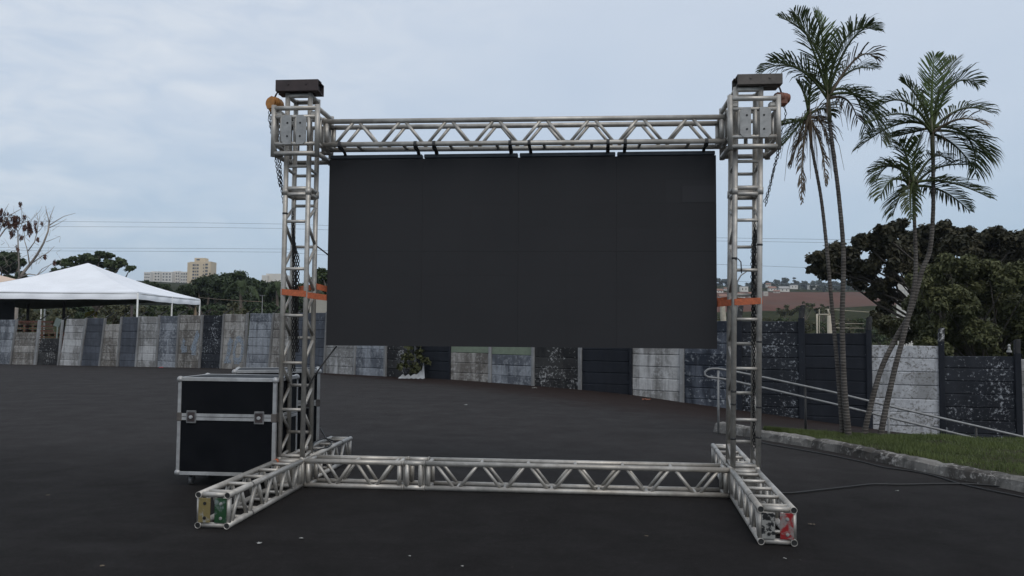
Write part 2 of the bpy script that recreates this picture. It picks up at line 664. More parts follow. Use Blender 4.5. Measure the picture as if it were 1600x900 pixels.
POSTM = mat_panel('concrete_post', (0.17, 0.17, 0.17), (0.26, 0.265, 0.27), (0.42, 0.43, 0.44), (0.44, 0.62), (0.62, 0.7), 0.6, 0.5)
POSTD = PM['navy']
GREENP = plain('pale_green_paint', (0.155, 0.19, 0.14), 0.9, 0.0, 0.15, 8)
KERBM = mat_panel('old_kerb_concrete', (0.070, 0.064, 0.058), (0.20, 0.19, 0.175), (0.40, 0.38, 0.355), (0.45, 0.56), (0.55, 0.64), 0.75, 0.8, 16)


def mat_worn():
    m, nt, b = newmat('worn_pale_blue_letter_paint')
    setc(b, (0.25, 0.295, 0.35), 0.9)
    v = coords(nt)
    n = noise(nt, 9, 7, 0.7, v)
    tr = nt.nodes.new('ShaderNodeBsdfTransparent')
    ms = nt.nodes.new('ShaderNodeMixShader')
    out = [x for x in nt.nodes if x.type == 'OUTPUT_MATERIAL'][0]
    nt.links.new(mrange(nt, n, 0.36, 0.60, 0.95, 0.30), ms.inputs[0])
    nt.links.new(tr.outputs[0], ms.inputs[1])
    nt.links.new(b.outputs[0], ms.inputs[2])
    nt.links.new(ms.outputs[0], out.inputs[0])
    return m


GRAF = mat_worn()


def mat_leaf(name, a, b_, rough=0.6, trans=0.12, scale=0.25):
    m, nt, b = newmat(name)
    r = attr(nt)
    v = coords(nt)
    n = noise(nt, scale, 3, 0.5, v)
    k = mul(nt, mul(nt, r, 0.65), mul(nt, mrange(nt, n, 0.35, 0.65), 0.35), 'ADD')
    c = mix(nt, k, a, b_)
    nt.links.new(c, b.inputs['Base Color'])
    setc(b, rough=rough, spec=0.25)
    out = [x for x in nt.nodes if x.type == 'OUTPUT_MATERIAL'][0]
    tr = nt.nodes.new('ShaderNodeBsdfTranslucent')
    nt.links.new(c, tr.inputs[0])
    ms = nt.nodes.new('ShaderNodeMixShader')
    ms.inputs[0].default_value = trans
    nt.links.new(b.outputs[0], ms.inputs[1])
    nt.links.new(tr.outputs[0], ms.inputs[2])
    nt.links.new(ms.outputs[0], out.inputs[0])
    return m


LF_ALMOND = mat_leaf('almond_leaf', (0.017, 0.020, 0.010), (0.060, 0.052, 0.027), scale=0.5)
LF_BUSH = mat_leaf('bush_leaf', (0.032, 0.038, 0.015), (0.108, 0.112, 0.046), scale=0.7)
LF_DARK = mat_leaf('dark_leaf', (0.018, 0.032, 0.014), (0.050, 0.070, 0.028))
LF_MID = mat_leaf('mid_leaf', (0.024, 0.042, 0.016), (0.070, 0.090, 0.034))
LF_OLIVE = mat_leaf('olive_leaf', (0.040, 0.045, 0.020), (0.105, 0.100, 0.050))
LF_HAZED = mat_leaf('haze_greyed_leaf', (0.036, 0.052, 0.042), (0.075, 0.090, 0.066), scale=0.02)  # distance haze put into the leaf colour of the far trees
LF_DRY = mat_leaf('dry_brown_leaf', (0.075, 0.035, 0.028), (0.14, 0.07, 0.05))
LF_DEAD = mat_leaf('dead_palm_leaf', (0.085, 0.065, 0.045), (0.17, 0.135, 0.095))
LF_YEL = mat_leaf('yellow_flowers', (0.16, 0.14, 0.015), (0.34, 0.29, 0.03))
LF_PALM = mat_leaf('palm_leaf', (0.028, 0.042, 0.015), (0.085, 0.105, 0.038), rough=0.45, trans=0.30, scale=1.2)
LF_PALM_TOP = mat_leaf('young_palm_leaf', (0.045, 0.075, 0.020), (0.11, 0.15, 0.042), rough=0.42, trans=0.22, scale=1.2)
GRASSM = mat_leaf('grass_blade', (0.048, 0.068, 0.022), (0.130, 0.158, 0.055), scale=1.6)


def mat_soil():
    m, nt, b = newmat('lawn_soil')
    v = coords(nt)
    n = noise(nt, 5, 6, 0.65, v)
    nt.links.new(mix(nt, mrange(nt, n, 0.35, 0.65), (0.030, 0.024, 0.014), (0.042, 0.050, 0.020)), b.inputs['Base Color'])
    setc(b, rough=0.95, spec=0.1)
    bump(nt, b, n, 0.6, 0.03)
    return m


SOIL = mat_soil()


def mat_terrain():
    m, nt, b = newmat('far_land')
    v = coords(nt)
    n = noise(nt, 0.05, 6, 0.65, v)
    n2 = noise(nt, 0.012, 4, 0.6, v)
    ns_ = noise(nt, 0.55, 7, 0.75, v)
    g = mix(nt, mrange(nt, n, 0.35, 0.65), (0.034, 0.038, 0.015), (0.066, 0.064, 0.028))
    g = mix(nt, mrange(nt, ns_, 0.42, 0.62), (0.014, 0.018, 0.009), g)
    br = mix(nt, mrange(nt, n, 0.3, 0.7), (0.098, 0.050, 0.040), (0.138, 0.076, 0.058))
    br = mix(nt, mrange(nt, n2, 0.42, 0.62), br, (0.105, 0.070, 0.057))
    f = attr(nt, 'field')
    k = mrange(nt, mul(nt, f, mul(nt, mul(nt, n, -0.5, 'ADD'), 0.5), 'ADD'), 0.4, 0.6)
    nt.links.new(mix(nt, k, g, br), b.inputs['Base Color'])
    setc(b, rough=1.0, spec=0.0)
    return m


TERRAIN = mat_terrain()


def mat_palmtrunk():
    m, nt, b = newmat('ringed_palm_trunk')
    v = coords(nt)
    w = nt.nodes.new('ShaderNodeTexWave')
    w.wave_type = 'BANDS'
    w.bands_direction = 'Z'
    w.inputs['Scale'].default_value = 7.5
    w.inputs['Distortion'].default_value = 1.2
    w.inputs['Detail'].default_value = 2
    w.inputs['Detail Scale'].default_value = 2
    nt.links.new(v, w.inputs['Vector'])
    n = noise(nt, 7, 6, 0.65, v)
    c = mix(nt, mrange(nt, n, 0.35, 0.7), (0.062, 0.055, 0.049), (0.140, 0.128, 0.116))
    c = mix(nt, mul(nt, mrange(nt, w.outputs['Fac'], 0.72, 0.95), 0.6), c, (0.045, 0.039, 0.035))
    nt.links.new(c, b.inputs['Base Color'])
    setc(b, rough=0.9, spec=0.2)
    bump(nt, b, mul(nt, w.outputs['Fac'], n, 'ADD'), 0.4, 0.02)
    return m


PALMTRUNK = mat_palmtrunk()
CROWNSHAFT = plain('green_brown_crownshaft', (0.075, 0.075, 0.036), 0.6, 0.0, 0.4, 8)
SHEATH = plain('brown_leaf_sheath', (0.15, 0.10, 0.06), 0.85, 0.0, 0.35, 12, bmp=0.3)


def mat_endplate(name, paint, where=(0.35, 0.5), metal=(0.30, 0.30, 0.29), scale=9):
    m, nt, b = newmat(name)
    v = coords(nt)
    n = noise(nt, scale, 6, 0.65, v, 0.3)
    c = mix(nt, mrange(nt, n, *where), metal, paint)
    n2 = noise(nt, 50, 4, 0.6, v)
    c = mix(nt, mul(nt, mrange(nt, n2, 0.6, 0.7), 0.3), c, (0.05, 0.05, 0.045))
    nt.links.new(c, b.inputs['Base Color'])
    setc(b, rough=0.55, metal=0.15)
    return m


EP_YEL = mat_endplate('mustard_painted_plate', (0.185, 0.145, 0.055), (0.36, 0.46), (0.26, 0.25, 0.22), 14)
EP_GRN = mat_endplate('green_painted_plate', (0.007, 0.045, 0.012), (0.40, 0.52), (0.15, 0.18, 0.17), 12)
EP_BLK = mat_endplate('black_flaking_plate', (0.008, 0.008, 0.009), (0.50, 0.53), (0.25, 0.245, 0.23), 14)
EP_RED = mat_endplate('red_smudged_plate', (0.24, 0.006, 0.008), (0.43, 0.51), (0.22, 0.185, 0.175), 7)
LATCHM = plain('dull_grey_latch', (0.17, 0.17, 0.17), 0.5, 0.5, 0.3, 30)
PLATE = plain('scuffed_alu_plate', (0.30, 0.30, 0.295), 0.6, 0.55, 0.25, 16)
HOLE = plain('dark_bolt', (0.02, 0.02, 0.02), 0.5, 0.4, 0.2, 50)
BOLT = plain('steel_bolt', (0.42, 0.41, 0.39), 0.45, 0.7, 0.2, 50)

# ------------------------------------------------------------------ the lie of the land
WT = [(-260, 567, 44.0), (0, 569, 39.5), (105, 571, 37.7), (312, 575, 34.0), (430, 578, 31.9), (508, 583, 30.0), (600, 588, 28.0), (705, 593, 26.0),
      (835, 603, 24.2), (908, 609, 23.4), (987, 617, 22.7), (1068, 629, 22.0), (1155, 641, 21.3), (1255, 655, 20.6), (1362, 670, 20.1),
      (1475, 686, 19.6), (1600, 698, 19.2), (1900, 712, 18.6)]
WU = [w[0] for w in WT]
WPY = [w[1] for w in WT]
WD = [w[2] for w in WT]


def wall_pt(u):
    return at(u, float(np.interp(u, WU, WPY)), float(np.interp(u, WU, WD)))


WP = [wall_pt(u) for u in WU]
WLAT = [(p - CAM).dot(RT) / (p - CAM).dot(FH) for p in WP]
WDD = [(p - CAM).dot(FH) for p in WP]
WZ = [p.z for p in WP]


def ground_z(x, y):
    p = Vector((x, y, 0)) - CAM
    d = p.dot(FH)
    if d < 1:
        return 0.0
    l = p.dot(RT) / d
    dw = float(np.interp(l, WLAT, WDD))
    zw = float(np.interp(l, WLAT, WZ))
    t = min(1, max(0, (d - 12.0) / (dw - 12.0)))
    z = zw * (t ** 1.15)
    if d > dw + 3:
        z = zw + (-1.4 - zw) * min(1, (d - dw - 3) / 15)
    return z


def far_z(x, y):
    p = Vector((x, y, 0)) - CAM
    d = p.dot(FH)
    z = ground_z(x, y) - 0.35
    if d > 60:
        z = float(np.interp(d, [60, 130, 200, 300, 450, 600, 800, 1100, 3000], [-1.7, 0.3, 3.2, 9.0, 24.5, 36.5, 44, 48, 50]))
        lat = p.dot(RT) / d
        z += 3.0 * math.sin(lat * 9 + 1) * min(1, max(0, (d - 300) / 300))
        if lat > 0.3:
            z += (lat - 0.3) * 0.012 * min(max(d - 250, 0), 300)
    return z


# terrain out to the horizon
def sheet(name, xs_l, ds, zf, mat, attrs=(), kind='structure', flip=False):
    me = bpy.data.meshes.new(name)
    V = []
    A = {a[0]: [] for a in attrs}
    for d in ds:
        for l in xs_l:
            p = CAM + FH * d + RT * (l * (d if d > 0 else -d) if False else l * max(d, 6))
            V.append((p.x, p.y, zf(p.x, p.y)))
            for nme, fn in attrs:
                A[nme].append(fn(p.x, p.y, d, l))
    n = len(xs_l)
    Fc = []
    for i in range(len(ds) - 1):
        for j in range(n - 1):
            a = i * n + j
            Fc.append((a, a + 1, a + n + 1, a + n))
    me.from_pydata(V, [], Fc)
    for nme, _ in attrs:
        t = me.attributes.new(nme, 'FLOAT', 'POINT')
        t.data.foreach_set('value', A[nme])
    me.polygons.foreach_set('use_smooth', [True] * len(Fc))
    me.materials.append(mat)
    me.update()
    o = bpy.data.objects.new(name, me)
    C.objects.link(o)
    o['kind'] = kind
    return o


def field_fn(x, y, d, l):
    v = 0.0
    if 230 < d < 560 and 0.20 < l < 0.62:
        lo = np.interp(l, [0.22, 0.32, 0.5], [292, 305, 350])
        hi = np.interp(l, [0.22, 0.36, 0.5], [425, 490, 520])
        v = 1.0 if lo < d < hi else 0.0
    return v


lats = list(np.linspace(-3.2, -0.9, 12)) + list(np.linspace(-0.8, 0.8, 90)) + list(np.linspace(0.9, 3.2, 12))
dss = [-60, -30, -10, 2, 8, 14] + list(np.linspace(17, 60, 40)) + list(np.linspace(65, 700, 110)) + [760, 850, 1000, 1300, 1800, 2300]
sheet('terrain', lats, dss, far_z, TERRAIN, [('field', field_fn)])


def lot_z(x, y):
    return ground_z(x, y)


def dirt_fn(x, y, d, l):
    dw = float(np.interp(l, WLAT, WDD))
    k = float(np.interp(l, [-0.7, -0.28, -0.1, 0.1, 0.3], [0.4, 0.8, 5.0, 9.0, 12.0]))
    return max(0.0, min(1.0, 1.0 - (dw - d) / k))


# asphalt lot: near sheet, its far edge follows the wall
def asphalt():
    me = bpy.data.meshes.new('asphalt_lot')
    ls = np.linspace(WLAT[0] - 0.35, WLAT[-1] + 0.6, 170)
    ts = np.concatenate([np.linspace(-1.2, 0.0, 5)[:-1], np.linspace(0.0, 1.0, 120)])
    V, A, WR = [], [], []
    for t in ts:
        for l in ls:
            dw = float(np.interp(l, WLAT, WDD)) + 0.25
            d = 3.0 + (dw - 3.0) * t if t >= 0 else 3.0 + 16 * t
            p = CAM + FH * d + RT * (l * max(d, 9))
            dd = max(d, 1.0)
            V.append((p.x, p.y, lot_z(p.x, p.y)))
            ll_ = (p - CAM).dot(RT)
            dn_ = d + 0.22 * ll_
            WR.append(min(1, max(0, (dn_ - 7.2) / 3.2)) * min(1, max(0.25, 1.25 - max(0, ll_ - 1.0) * 0.16)))
            A.append(dirt_fn(p.x, p.y, d, (l * max(d, 9)) / dd) if d > 9 else 0.0)
    n = len(ls)
    Fc = []
    for i in range(len(ts) - 1):
        for j in range(n - 1):
            a = i * n + j
            Fc.append((a, a + 1, a + n + 1, a + n))
    me.from_pydata(V, [], Fc)
    t = me.attributes.new('dirt', 'FLOAT', 'POINT')
    t.data.foreach_set('value', A)
    t = me.attributes.new('wear', 'FLOAT', 'POINT')
    t.data.foreach_set('value', WR)
    me.polygons.foreach_set('use_smooth', [True] * len(Fc))
    me.materials.append(ASPHALT)
    o = bpy.data.objects.new('asphalt_lot', me)
    C.objects.link(o)
    o['kind'] = 'structure'


asphalt()

# ------------------------------------------------------------------ kerb, lawn and grass
kerb_px = [(1114, 672), (1160, 681), (1200, 689), (1250, 697), (1300, 706), (1350, 717), (1400, 728.5), (1450, 739), (1500, 750), (1550, 760), (1600, 770), (1720, 795), (1900, 830)]
kb = [gnd(px, py) for px, py in kerb_px]


def resample(pts, step):
    out = [pts[0].copy()]
    for a, b in zip(pts, pts[1:]):
        n = max(1, int((b - a).length / step))
        for i in range(1, n + 1):
            out.append(a.lerp(b, i / n))
    return out


kp = resample(kb, 0.09)


def kerb():
    m = MB()
    prof = [(0.0, -0.05), (0.008, 0.05), (0.018, 0.105), (0.05, 0.132), (0.13, 0.138), (0.165, 0.12), (0.17, -0.05)]
    rings = []
    inner = []
    for i, p in enumerate(kp):
        d = (kp[min(i + 1, len(kp) - 1)] - kp[max(i - 1, 0)]).normalized()
        nrm = Vector((-d.y, d.x, 0))
        base = len(m.v)
        for j, (o, h) in enumerate(prof):
            jx = random.uniform(-0.011, 0.011) if 0 < j < 6 else 0
            jz = random.uniform(-0.008, 0.006) if 0 < j < 6 else 0
            if i % 11 == 0 and 0 < j < 6:
                jx, jz = 0.014 if j < 4 else -0.01, -0.016
            m.v.append(tuple(p + nrm * (o + jx) + Vector((0, 0, h + jz))))
        rings.append(base)
        inner.append(p + nrm * 0.16)
    k = len(prof)
    for a, b in zip(rings, rings[1:]):
        if rings.index(a) % 11 == 0:
            kr = random.random()
        r = kr
        for j in range(k - 1):
            m.face([a + j, b + j, b + j + 1, a + j + 1], False, 0, r)
    m.face([rings[0] + j for j in range(k)])
    m.face([rings[-1] + j for j in range(k)][::-1])
    o = m.build('kerb', KERBM)
    o['kind'] = 'structure'
    return inner


kin = kerb()
# lawn: from the kerb's inner edge to a rear edge
rear_px = [(1196, 671), (1260, 675), (1340, 678), (1420, 680), (1500, 681), (1600, 682.5), (1760, 684), (1960, 688)]
rear = resample([gnd(px, py, 0.15) for px, py in rear_px], 0.1)


def poly_near(pts, frac):
    L = [0]
    for a, b in zip(pts, pts[1:]):
        L.append(L[-1] + (b - a).length)
    t = frac * L[-1]
    for i in range(len(pts) - 1):
        if L[i + 1] >= t:
            s = (t - L[i]) / max(1e-9, L[i + 1] - L[i])
            return pts[i].lerp(pts[i + 1], s)
    return pts[-1]


st = [i for i, p in enumerate(kin) if (p - kin[0]).length > 0.95][0]
kfront = kin[st:]
NU, NV = 90, 26
lawnP = {}


def lawn_point(u, v):
    a = poly_near(kfront, u)
    b = poly_near(rear, u)
    p = a.lerp(b, v)
    p.z = 0.118 + 0.035 * math.sin(v * math.pi * 0.8) + 0.012 * math.sin(p.x * 3.1) * math.sin(p.y * 2.3) - 0.45 * max(0, v - 0.93) / 0.07 * 0.3
    return p


def lawn():
    m = MB()
    for i in range(NU + 1):
        for j in range(NV + 1):
            m.v.append(tuple(lawn_point(i / NU, j / NV)))
    for i in range(NU):
        for j in range(NV):
            a = i * (NV + 1) + j
            m.face([a, a + NV + 1, a + NV + 2, a + 1], True)
    o = m.build('lawn_soil', SOIL)
    o['kind'] = 'structure'
    # earth bank behind the lawn down to the ramp
    b = MB()
    for i in range(NU + 1):
        p = lawn_point(i / NU, 1)
        q = p + FH * 0.5
        q.z = ground_z(q.x, q.y) - 0.25
        b.v += [tuple(p), tuple(q)]
    for i in range(NU):
        b.face([2 * i, 2 * i + 1, 2 * i + 3, 2 * i + 2], True)
    o = b.build('earth_bank', SOIL)
    o['kind'] = 'structure'


lawn()


def grass():
    n = 60000
    V, Fc, rr = [], [], []
    us, vs_ = RNG.random(n), RNG.random(n) ** 0.9
    P = {}
    for i in range(n):
        ku, kv = int(us[i] * 240) / 240, vs_[i] * 0.985 + 0.004
        p = lawn_point(us[i], kv)
        patch = 0.5 + 0.5 * math.sin(p.x * 4.3 + 1.3 * math.sin(p.y * 3.1)) * math.sin(p.y * 5.1 + p.x * 1.7)
        if RNG.random() < 0.75 * (1 - patch) ** 1.5:
            continue
        h = (0.016 + 0.034 * RNG.random()) * (0.6 + 0.8 * patch)
        if kv < 0.06 or RNG.random() < 0.03:
            h *= 1.7
        a = RNG.random() * 6.283
        w = 0.0035 + 0.003 * RNG.random()
        lean = 0.035 * RNG.random()
        b = RNG.random() * 6.283
        dx, dy = math.cos(a) * w, math.sin(a) * w
        k = len(V)
        V += [(p.x - dx, p.y - dy, p.z - 0.004), (p.x + dx, p.y + dy, p.z - 0.004), (p.x + math.cos(b) * lean, p.y + math.sin(b) * lean, p.z + h)]
        Fc.append((k, k + 1, k + 2))
        rr.append(min(1, max(0, 0.6 * patch + 0.5 * RNG.random())))
    me = bpy.data.meshes.new('grass')
    me.from_pydata(V, [], Fc)
    t = me.attributes.new('rnd', 'FLOAT', 'FACE')
    t.data.foreach_set('value', rr)
    me.materials.append(GRASSM)
    o = bpy.data.objects.new('grass', me)
    C.objects.link(o)
    tag(o, 'short green grass on the strip behind the old kerb', 'grass', kind='stuff')


grass()

# ------------------------------------------------------------------ boundary wall
wall = thing('boundary_wall', wall_pt(800), 'long boundary wall of stacked concrete slabs in flaking grey, white and navy paint', 'wall')
# left px, right px (at the foot), top py, sideways lean in px, paint, slabs missing text label
PANELS = [
    (-75, -41, 499, 9, 'grey'), (-38, 15, 499, 10, 'bluegrey'), (18, 53, 519, 6, 'brown'), (57, 90, 528, 6, 'black'),
    (92, 122, 498, 12, 'grey'), (126, 154, 497, 9, 'slate'), (157, 182, 506, 6, 'brown'), (185, 211, 495, 5, 'slate'),
    (214, 243, 494, 4, 'grey'), (245, 274, 493, 3, 'bluegrey'), (277, 311, 492, 3, 'brown'), (313, 344, 492, 4, 'navyfleck'),
    (346, 381, 490.5, 4, 'brown'), (383, 419, 489, 7, 'bluegrey'), (421, 456, 489, 8, 'brown'), (459, 505, 488, 4, 'slate'),
    (508, 553, 487, 2, 'grey'), (555, 600, 487, 0, 'bluegrey'), (604, 649, 487, 0, 'black'), (651, 701, 488, 0, 'navy'),
    (704, 764, 488, 0, 'brown'), (768, 831, 489, 0, 'bluegrey'), (835, 904, 490, 0, 'black'), (909, 984, 492, 0, 'navy'),
    (988, 1063, 494, 0, 'grey'), (1069, 1153, 498, 0, 'bluewash'), (1160, 1250, 497, 0, 'navyfleck'), (1258, 1356, 515.5, 0, 'navy'),
    (1363, 1470, 533.5, 0, 'white'), (1477, 1589, 552, 0, 'navyfleck'), (1597, 1710, 560, 0, 'grey'), (1716, 1830, 575, 0, 'navy')]
PLAB = {2: 'grey brown slab panel with its upper slabs missing', 3: 'black mottled slab panel, lowest of the broken panels', 10: 'grey panel with a faded blue painted character',
        12: 'grey panel with a faded pale blue painted 10', 20: 'grey panel with a pale green top slab', 21: 'faded blue panel with a pale green top slab', 28: 'white panel spotted with black mould'}
post_us = []


def pz(pt, py):
    """height of the image row py above the foot point pt"""
    u = 800 + F * (pt - CAM).dot(CR) / (pt - CAM).dot(FW)
    d = (pt - CAM).dot(FH)
    return at(u, py, d).z


for i, (u0, u1, tpy, lean, kind) in enumerate(PANELS):
    a, b = wall_pt(u0), wall_pt(u1)
    h = (pz(a, tpy) + pz(b, tpy)) / 2 - (a.z + b.z) / 2
    zb = min(a.z, b.z) - 0.06
    ax = Vector((b.x - a.x, b.y - a.y, 0))
    W = ax.length
    ax.normalize()
    an = Vector((ax.y, -ax.x, 0))
    if an.dot(CAM - a) < 0:
        an = -an
    d = (a - CAM).dot(FH)
    sl = lean / F * d / max(0.3, ax.dot(RT)) / h          # sideways shift per metre of height
    zt = zb + 0.06 + h
    ns = max(3, round((zt - zb) / 0.325))
    sh = (zt - zb) / ns
    m = MB()
    for k in range(ns):
        z0, z1 = zb + k * sh + 0.008, zb + (k + 1) * sh - 0.008
        rnd = random.random()
        jo = random.uniform(-0.006, 0.006)
        mi = 0
        if i in (20, 21) and k == 3:
            mi = 1
        ztop0 = ztop1 = z1
        if k == ns - 1:
            ztop0 += random.uniform(-0.02, 0.015)
            ztop1 += random.uniform(-0.02, 0.015)
        o = Vector((a.x, a.y, 0)) + an * jo
        P = []
        for dep in (0.0, -0.05):
            for (s_, z_) in ((0, z0), (W, z0), (W, ztop1), (0, ztop0)):
                P.append(o + ax * (s_ + sl * (z_ - zb)) + an * dep + Vector((0, 0, z_)))
        # chamfered front arris
        c = 0.014
        Pf = [P[0] + ax * c + Vector((0, 0, c)), P[1] - ax * c + Vector((0, 0, c)), P[2] - ax * c - Vector((0, 0, c)), P[3] + ax * c - Vector((0, 0, c))]
        Pm = [p - an * c for p in P[:4]]
        m.add(Pf + Pm + P[4:], [(0, 1, 2, 3), (0, 4, 5, 1), (1, 5, 6, 2), (2, 6, 7, 3), (3, 7, 4, 0), (4, 8, 9, 5), (5, 9, 10, 6), (6, 10, 11, 7), (7, 11, 8, 4), (8, 11, 10, 9)], False, mi, rnd)
    BK = [Vector((a.x, a.y, 0)) + ax * (s_ + sl * (z_ - zb)) + an * dep + Vector((0, 0, z_)) for dep in (-0.018, -0.045) for (s_, z_) in ((0.004, zb + 0.02), (W - 0.004, zb + 0.02), (W - 0.004, zt - 0.04), (0.004, zt - 0.04))]
    m.add(BK, [(0, 1, 2, 3), (7, 6, 5, 4), (0, 4, 5, 1), (1, 5, 6, 2), (2, 6, 7, 3), (3, 7, 4, 0)], False, 0, 0.2)
    o = m.build('wall_panel', [PM[kind], GREENP], wall)
    if i in PLAB:
        o['label'] = PLAB[i]
    # painted characters, part of the panel's own paint layer
    if i in (10, 12):
        g = MB()

        def stroke(pts, w):
            for (x0, y0), (x1, y1) in zip(pts, pts[1:]):
                dx, dy = x1 - x0, y1 - y0
                L = math.hypot(dx, dy)
                nx, ny = -dy / L * w / 2, dx / L * w / 2
                q = []
                for x, y in ((x0 + nx, y0 + ny), (x1 + nx, y1 + ny), (x1 - nx, y1 - ny), (x0 - nx, y0 - ny)):
                    xx = x * W
                    zz = zb + 0.06 + y * h
                    q.append(Vector((a.x, a.y, 0)) + ax * (xx + sl * (zz - zb)) + an * (0.010 + 0.0006 * len(g.f)) + Vector((0, 0, zz)))
                g.add(q, [(0, 1, 2, 3)])
        if i == 12:
            stroke([(0.10, 0.135), (0.42, 0.135)], 0.07)
            stroke([(0.23, 0.15), (0.37, 0.55)], 0.17)
            stroke([(0.36, 0.54), (0.22, 0.42)], 0.09)
            loop = [(0.56, 0.15), (0.52, 0.34), (0.58, 0.52), (0.74, 0.56), (0.90, 0.46), (0.88, 0.28), (0.80, 0.15), (0.56, 0.15)]
            stroke(loop, 0.12)
        else:
            stroke([(0.26, 0.54), (0.16, 0.34), (0.40, 0.36)], 0.12)
            stroke([(0.88, 0.68), (0.62, 0.32), (0.84, 0.32)], 0.15)
            stroke([(0.86, 0.66), (0.70, 0.34)], 0.17)
        g.build('painted_character', GRAF, wall, fixn=False)['label'] = 'faded pale blue painted number 10' if i == 12 else 'faded blue painted character, half worn off'
    # post at the right-hand edge
    nxt = PANELS[i + 1][0] if i + 1 < len(PANELS) else u1 + 6
    um = (u1 + nxt) / 2
    pb = wall_pt(um)
    dark = kind in ('navy',) or um > 1150
    hp = max(zt, pz(pb, min(tpy, PANELS[i + 1][2] if i + 1 < len(PANELS) else tpy)))
    if 18 < um < 95:
        hp = pz(pb, 500)
    pm = MB()
    wpost = max(0.085, min(0.20, (nxt - u1) / F * (pb - CAM).dot(FH) * 1.15))
    l2 = lean / F * d / max(0.3, ax.dot(RT)) / (hp - pb.z)
    top = Vector((pb.x, pb.y, hp)) + ax * (l2 * (hp - pb.z))
    foot = Vector((pb.x, pb.y, pb.z - 0.1))
    az = (top - foot)
    pm.box((top + foot) / 2 + an * 0.012, wpost, 0.10, az.length, ax, an, az, 0.01, 0, random.random())
    post = pm.build('post', POSTD if (dark and um < 1600 and um > 640) else POSTM, wall)
    # slanting arm that once carried wire
    if um < 470 or um > 1100:
        if um > 1100:
            tip = top + Vector((0, 0, 0.30)) + RT * 0.07 + FH * 0.10
            wa = 0.12
        else:
            tip = top + Vector((0, 0, 0.22)) + RT * 0.26 + FH * 0.15
            wa = 0.055
        am = MB()
        dz = tip - top
        am.box((top + tip) / 2, wa, wa, dz.length + 0.06, RT, None or dz.cross(RT), dz, 0.012)
        am.build('wire_arm', PM['black'], post)

# ------------------------------------------------------------------ truss goal-post frame
A_, RC = 0.12, 0.0255          # half chord spacing, chord radius
XL, XR = -2.915, 1.587
LEANL, LEANR = 0.0016, 0.0153
frame = thing('truss_frame', (-0.66, 0, 0), 'large goal-post frame of silver box truss standing on two long feet', 'truss frame')


def zof(px, py, y):
    return aty(px, py, y).z


def tower(x0, lean, fr, bk, joint, ztop):
    m = MB()

    def T(sx, sy, z):
        return Vector((x0 + sx * A_ + lean * z, sy * A_, z))
    for sx in (-1, 1):
        for sy in (-1, 1):
            m.tube(T(sx, sy, 0.30), T(sx, sy, ztop), RC, 14)
    rr = 0.0165
    for z in fr:
        m.tube(T(-1, -1, z), T(1, -1, z), rr, 10)
    for z in bk:
        m.tube(T(-1, 1, z), T(1, 1, z), rr, 10)
    # joint between the two tower sections: doubled square rings and spigots
    for z in (joint - 0.03, joint + 0.03):
        for (p, q) in (((-1, -1), (1, -1)), ((1, -1), (1, 1)), ((1, 1), (-1, 1)), ((-1, 1), (-1, -1))):
            m.tube(T(*p, z), T(*q, z), 0.022, 10)
    for sx in (-1, 1):
        for sy in (-1, 1):
            m.tube(T(sx, sy, joint - 0.035), T(sx, sy, joint + 0.035), RC + 0.006, 14)
    for z in (ztop - 0.025,):
        for (p, q) in (((-1, -1), (1, -1)), ((1, -1), (1, 1)), ((1, 1), (-1, 1)), ((-1, 1), (-1, -1))):
            m.tube(T(*p, z), T(*q, z), 0.024, 10)
    # side zigzags
    for sx in (-1, 1):
        zs = sorted([(z, -1) for z in fr] + [(z, 1) for z in bk])
        seq = [(0.31, 1)] + zs
        for (z0, s0), (z1, s1) in zip(seq, seq[1:]):
            if s0 != s1:
                m.tube(T(sx, s0, z0 + 0.02), T(sx, s1, z1 - 0.02), rr, 9)
    m.build('tower', ALU, frame)


zL = [zof(455, py, -A_) for py in (260, 346, 420, 493, 567, 640, 712)]
bL = [zof(468, py, A_) for py in (275, 322, 386, 458, 528, 602, 675)]
zR = [zof(1168, py, -A_) for py in (252, 344, 422, 499, 576, 656, 728)]
bR = [zof(1162, py, A_) for py in (272, 325, 386, 461, 537, 614, 690)]
ZTL, ZTR = zof(468, 146, -A_), zof(1175, 136, -A_)
tower(XL, LEANL, zL, bL, zof(465, 299, -A_), ZTL)
tower(XR, LEANR, zR, bR, zof(1170, 298, -A_), ZTR)


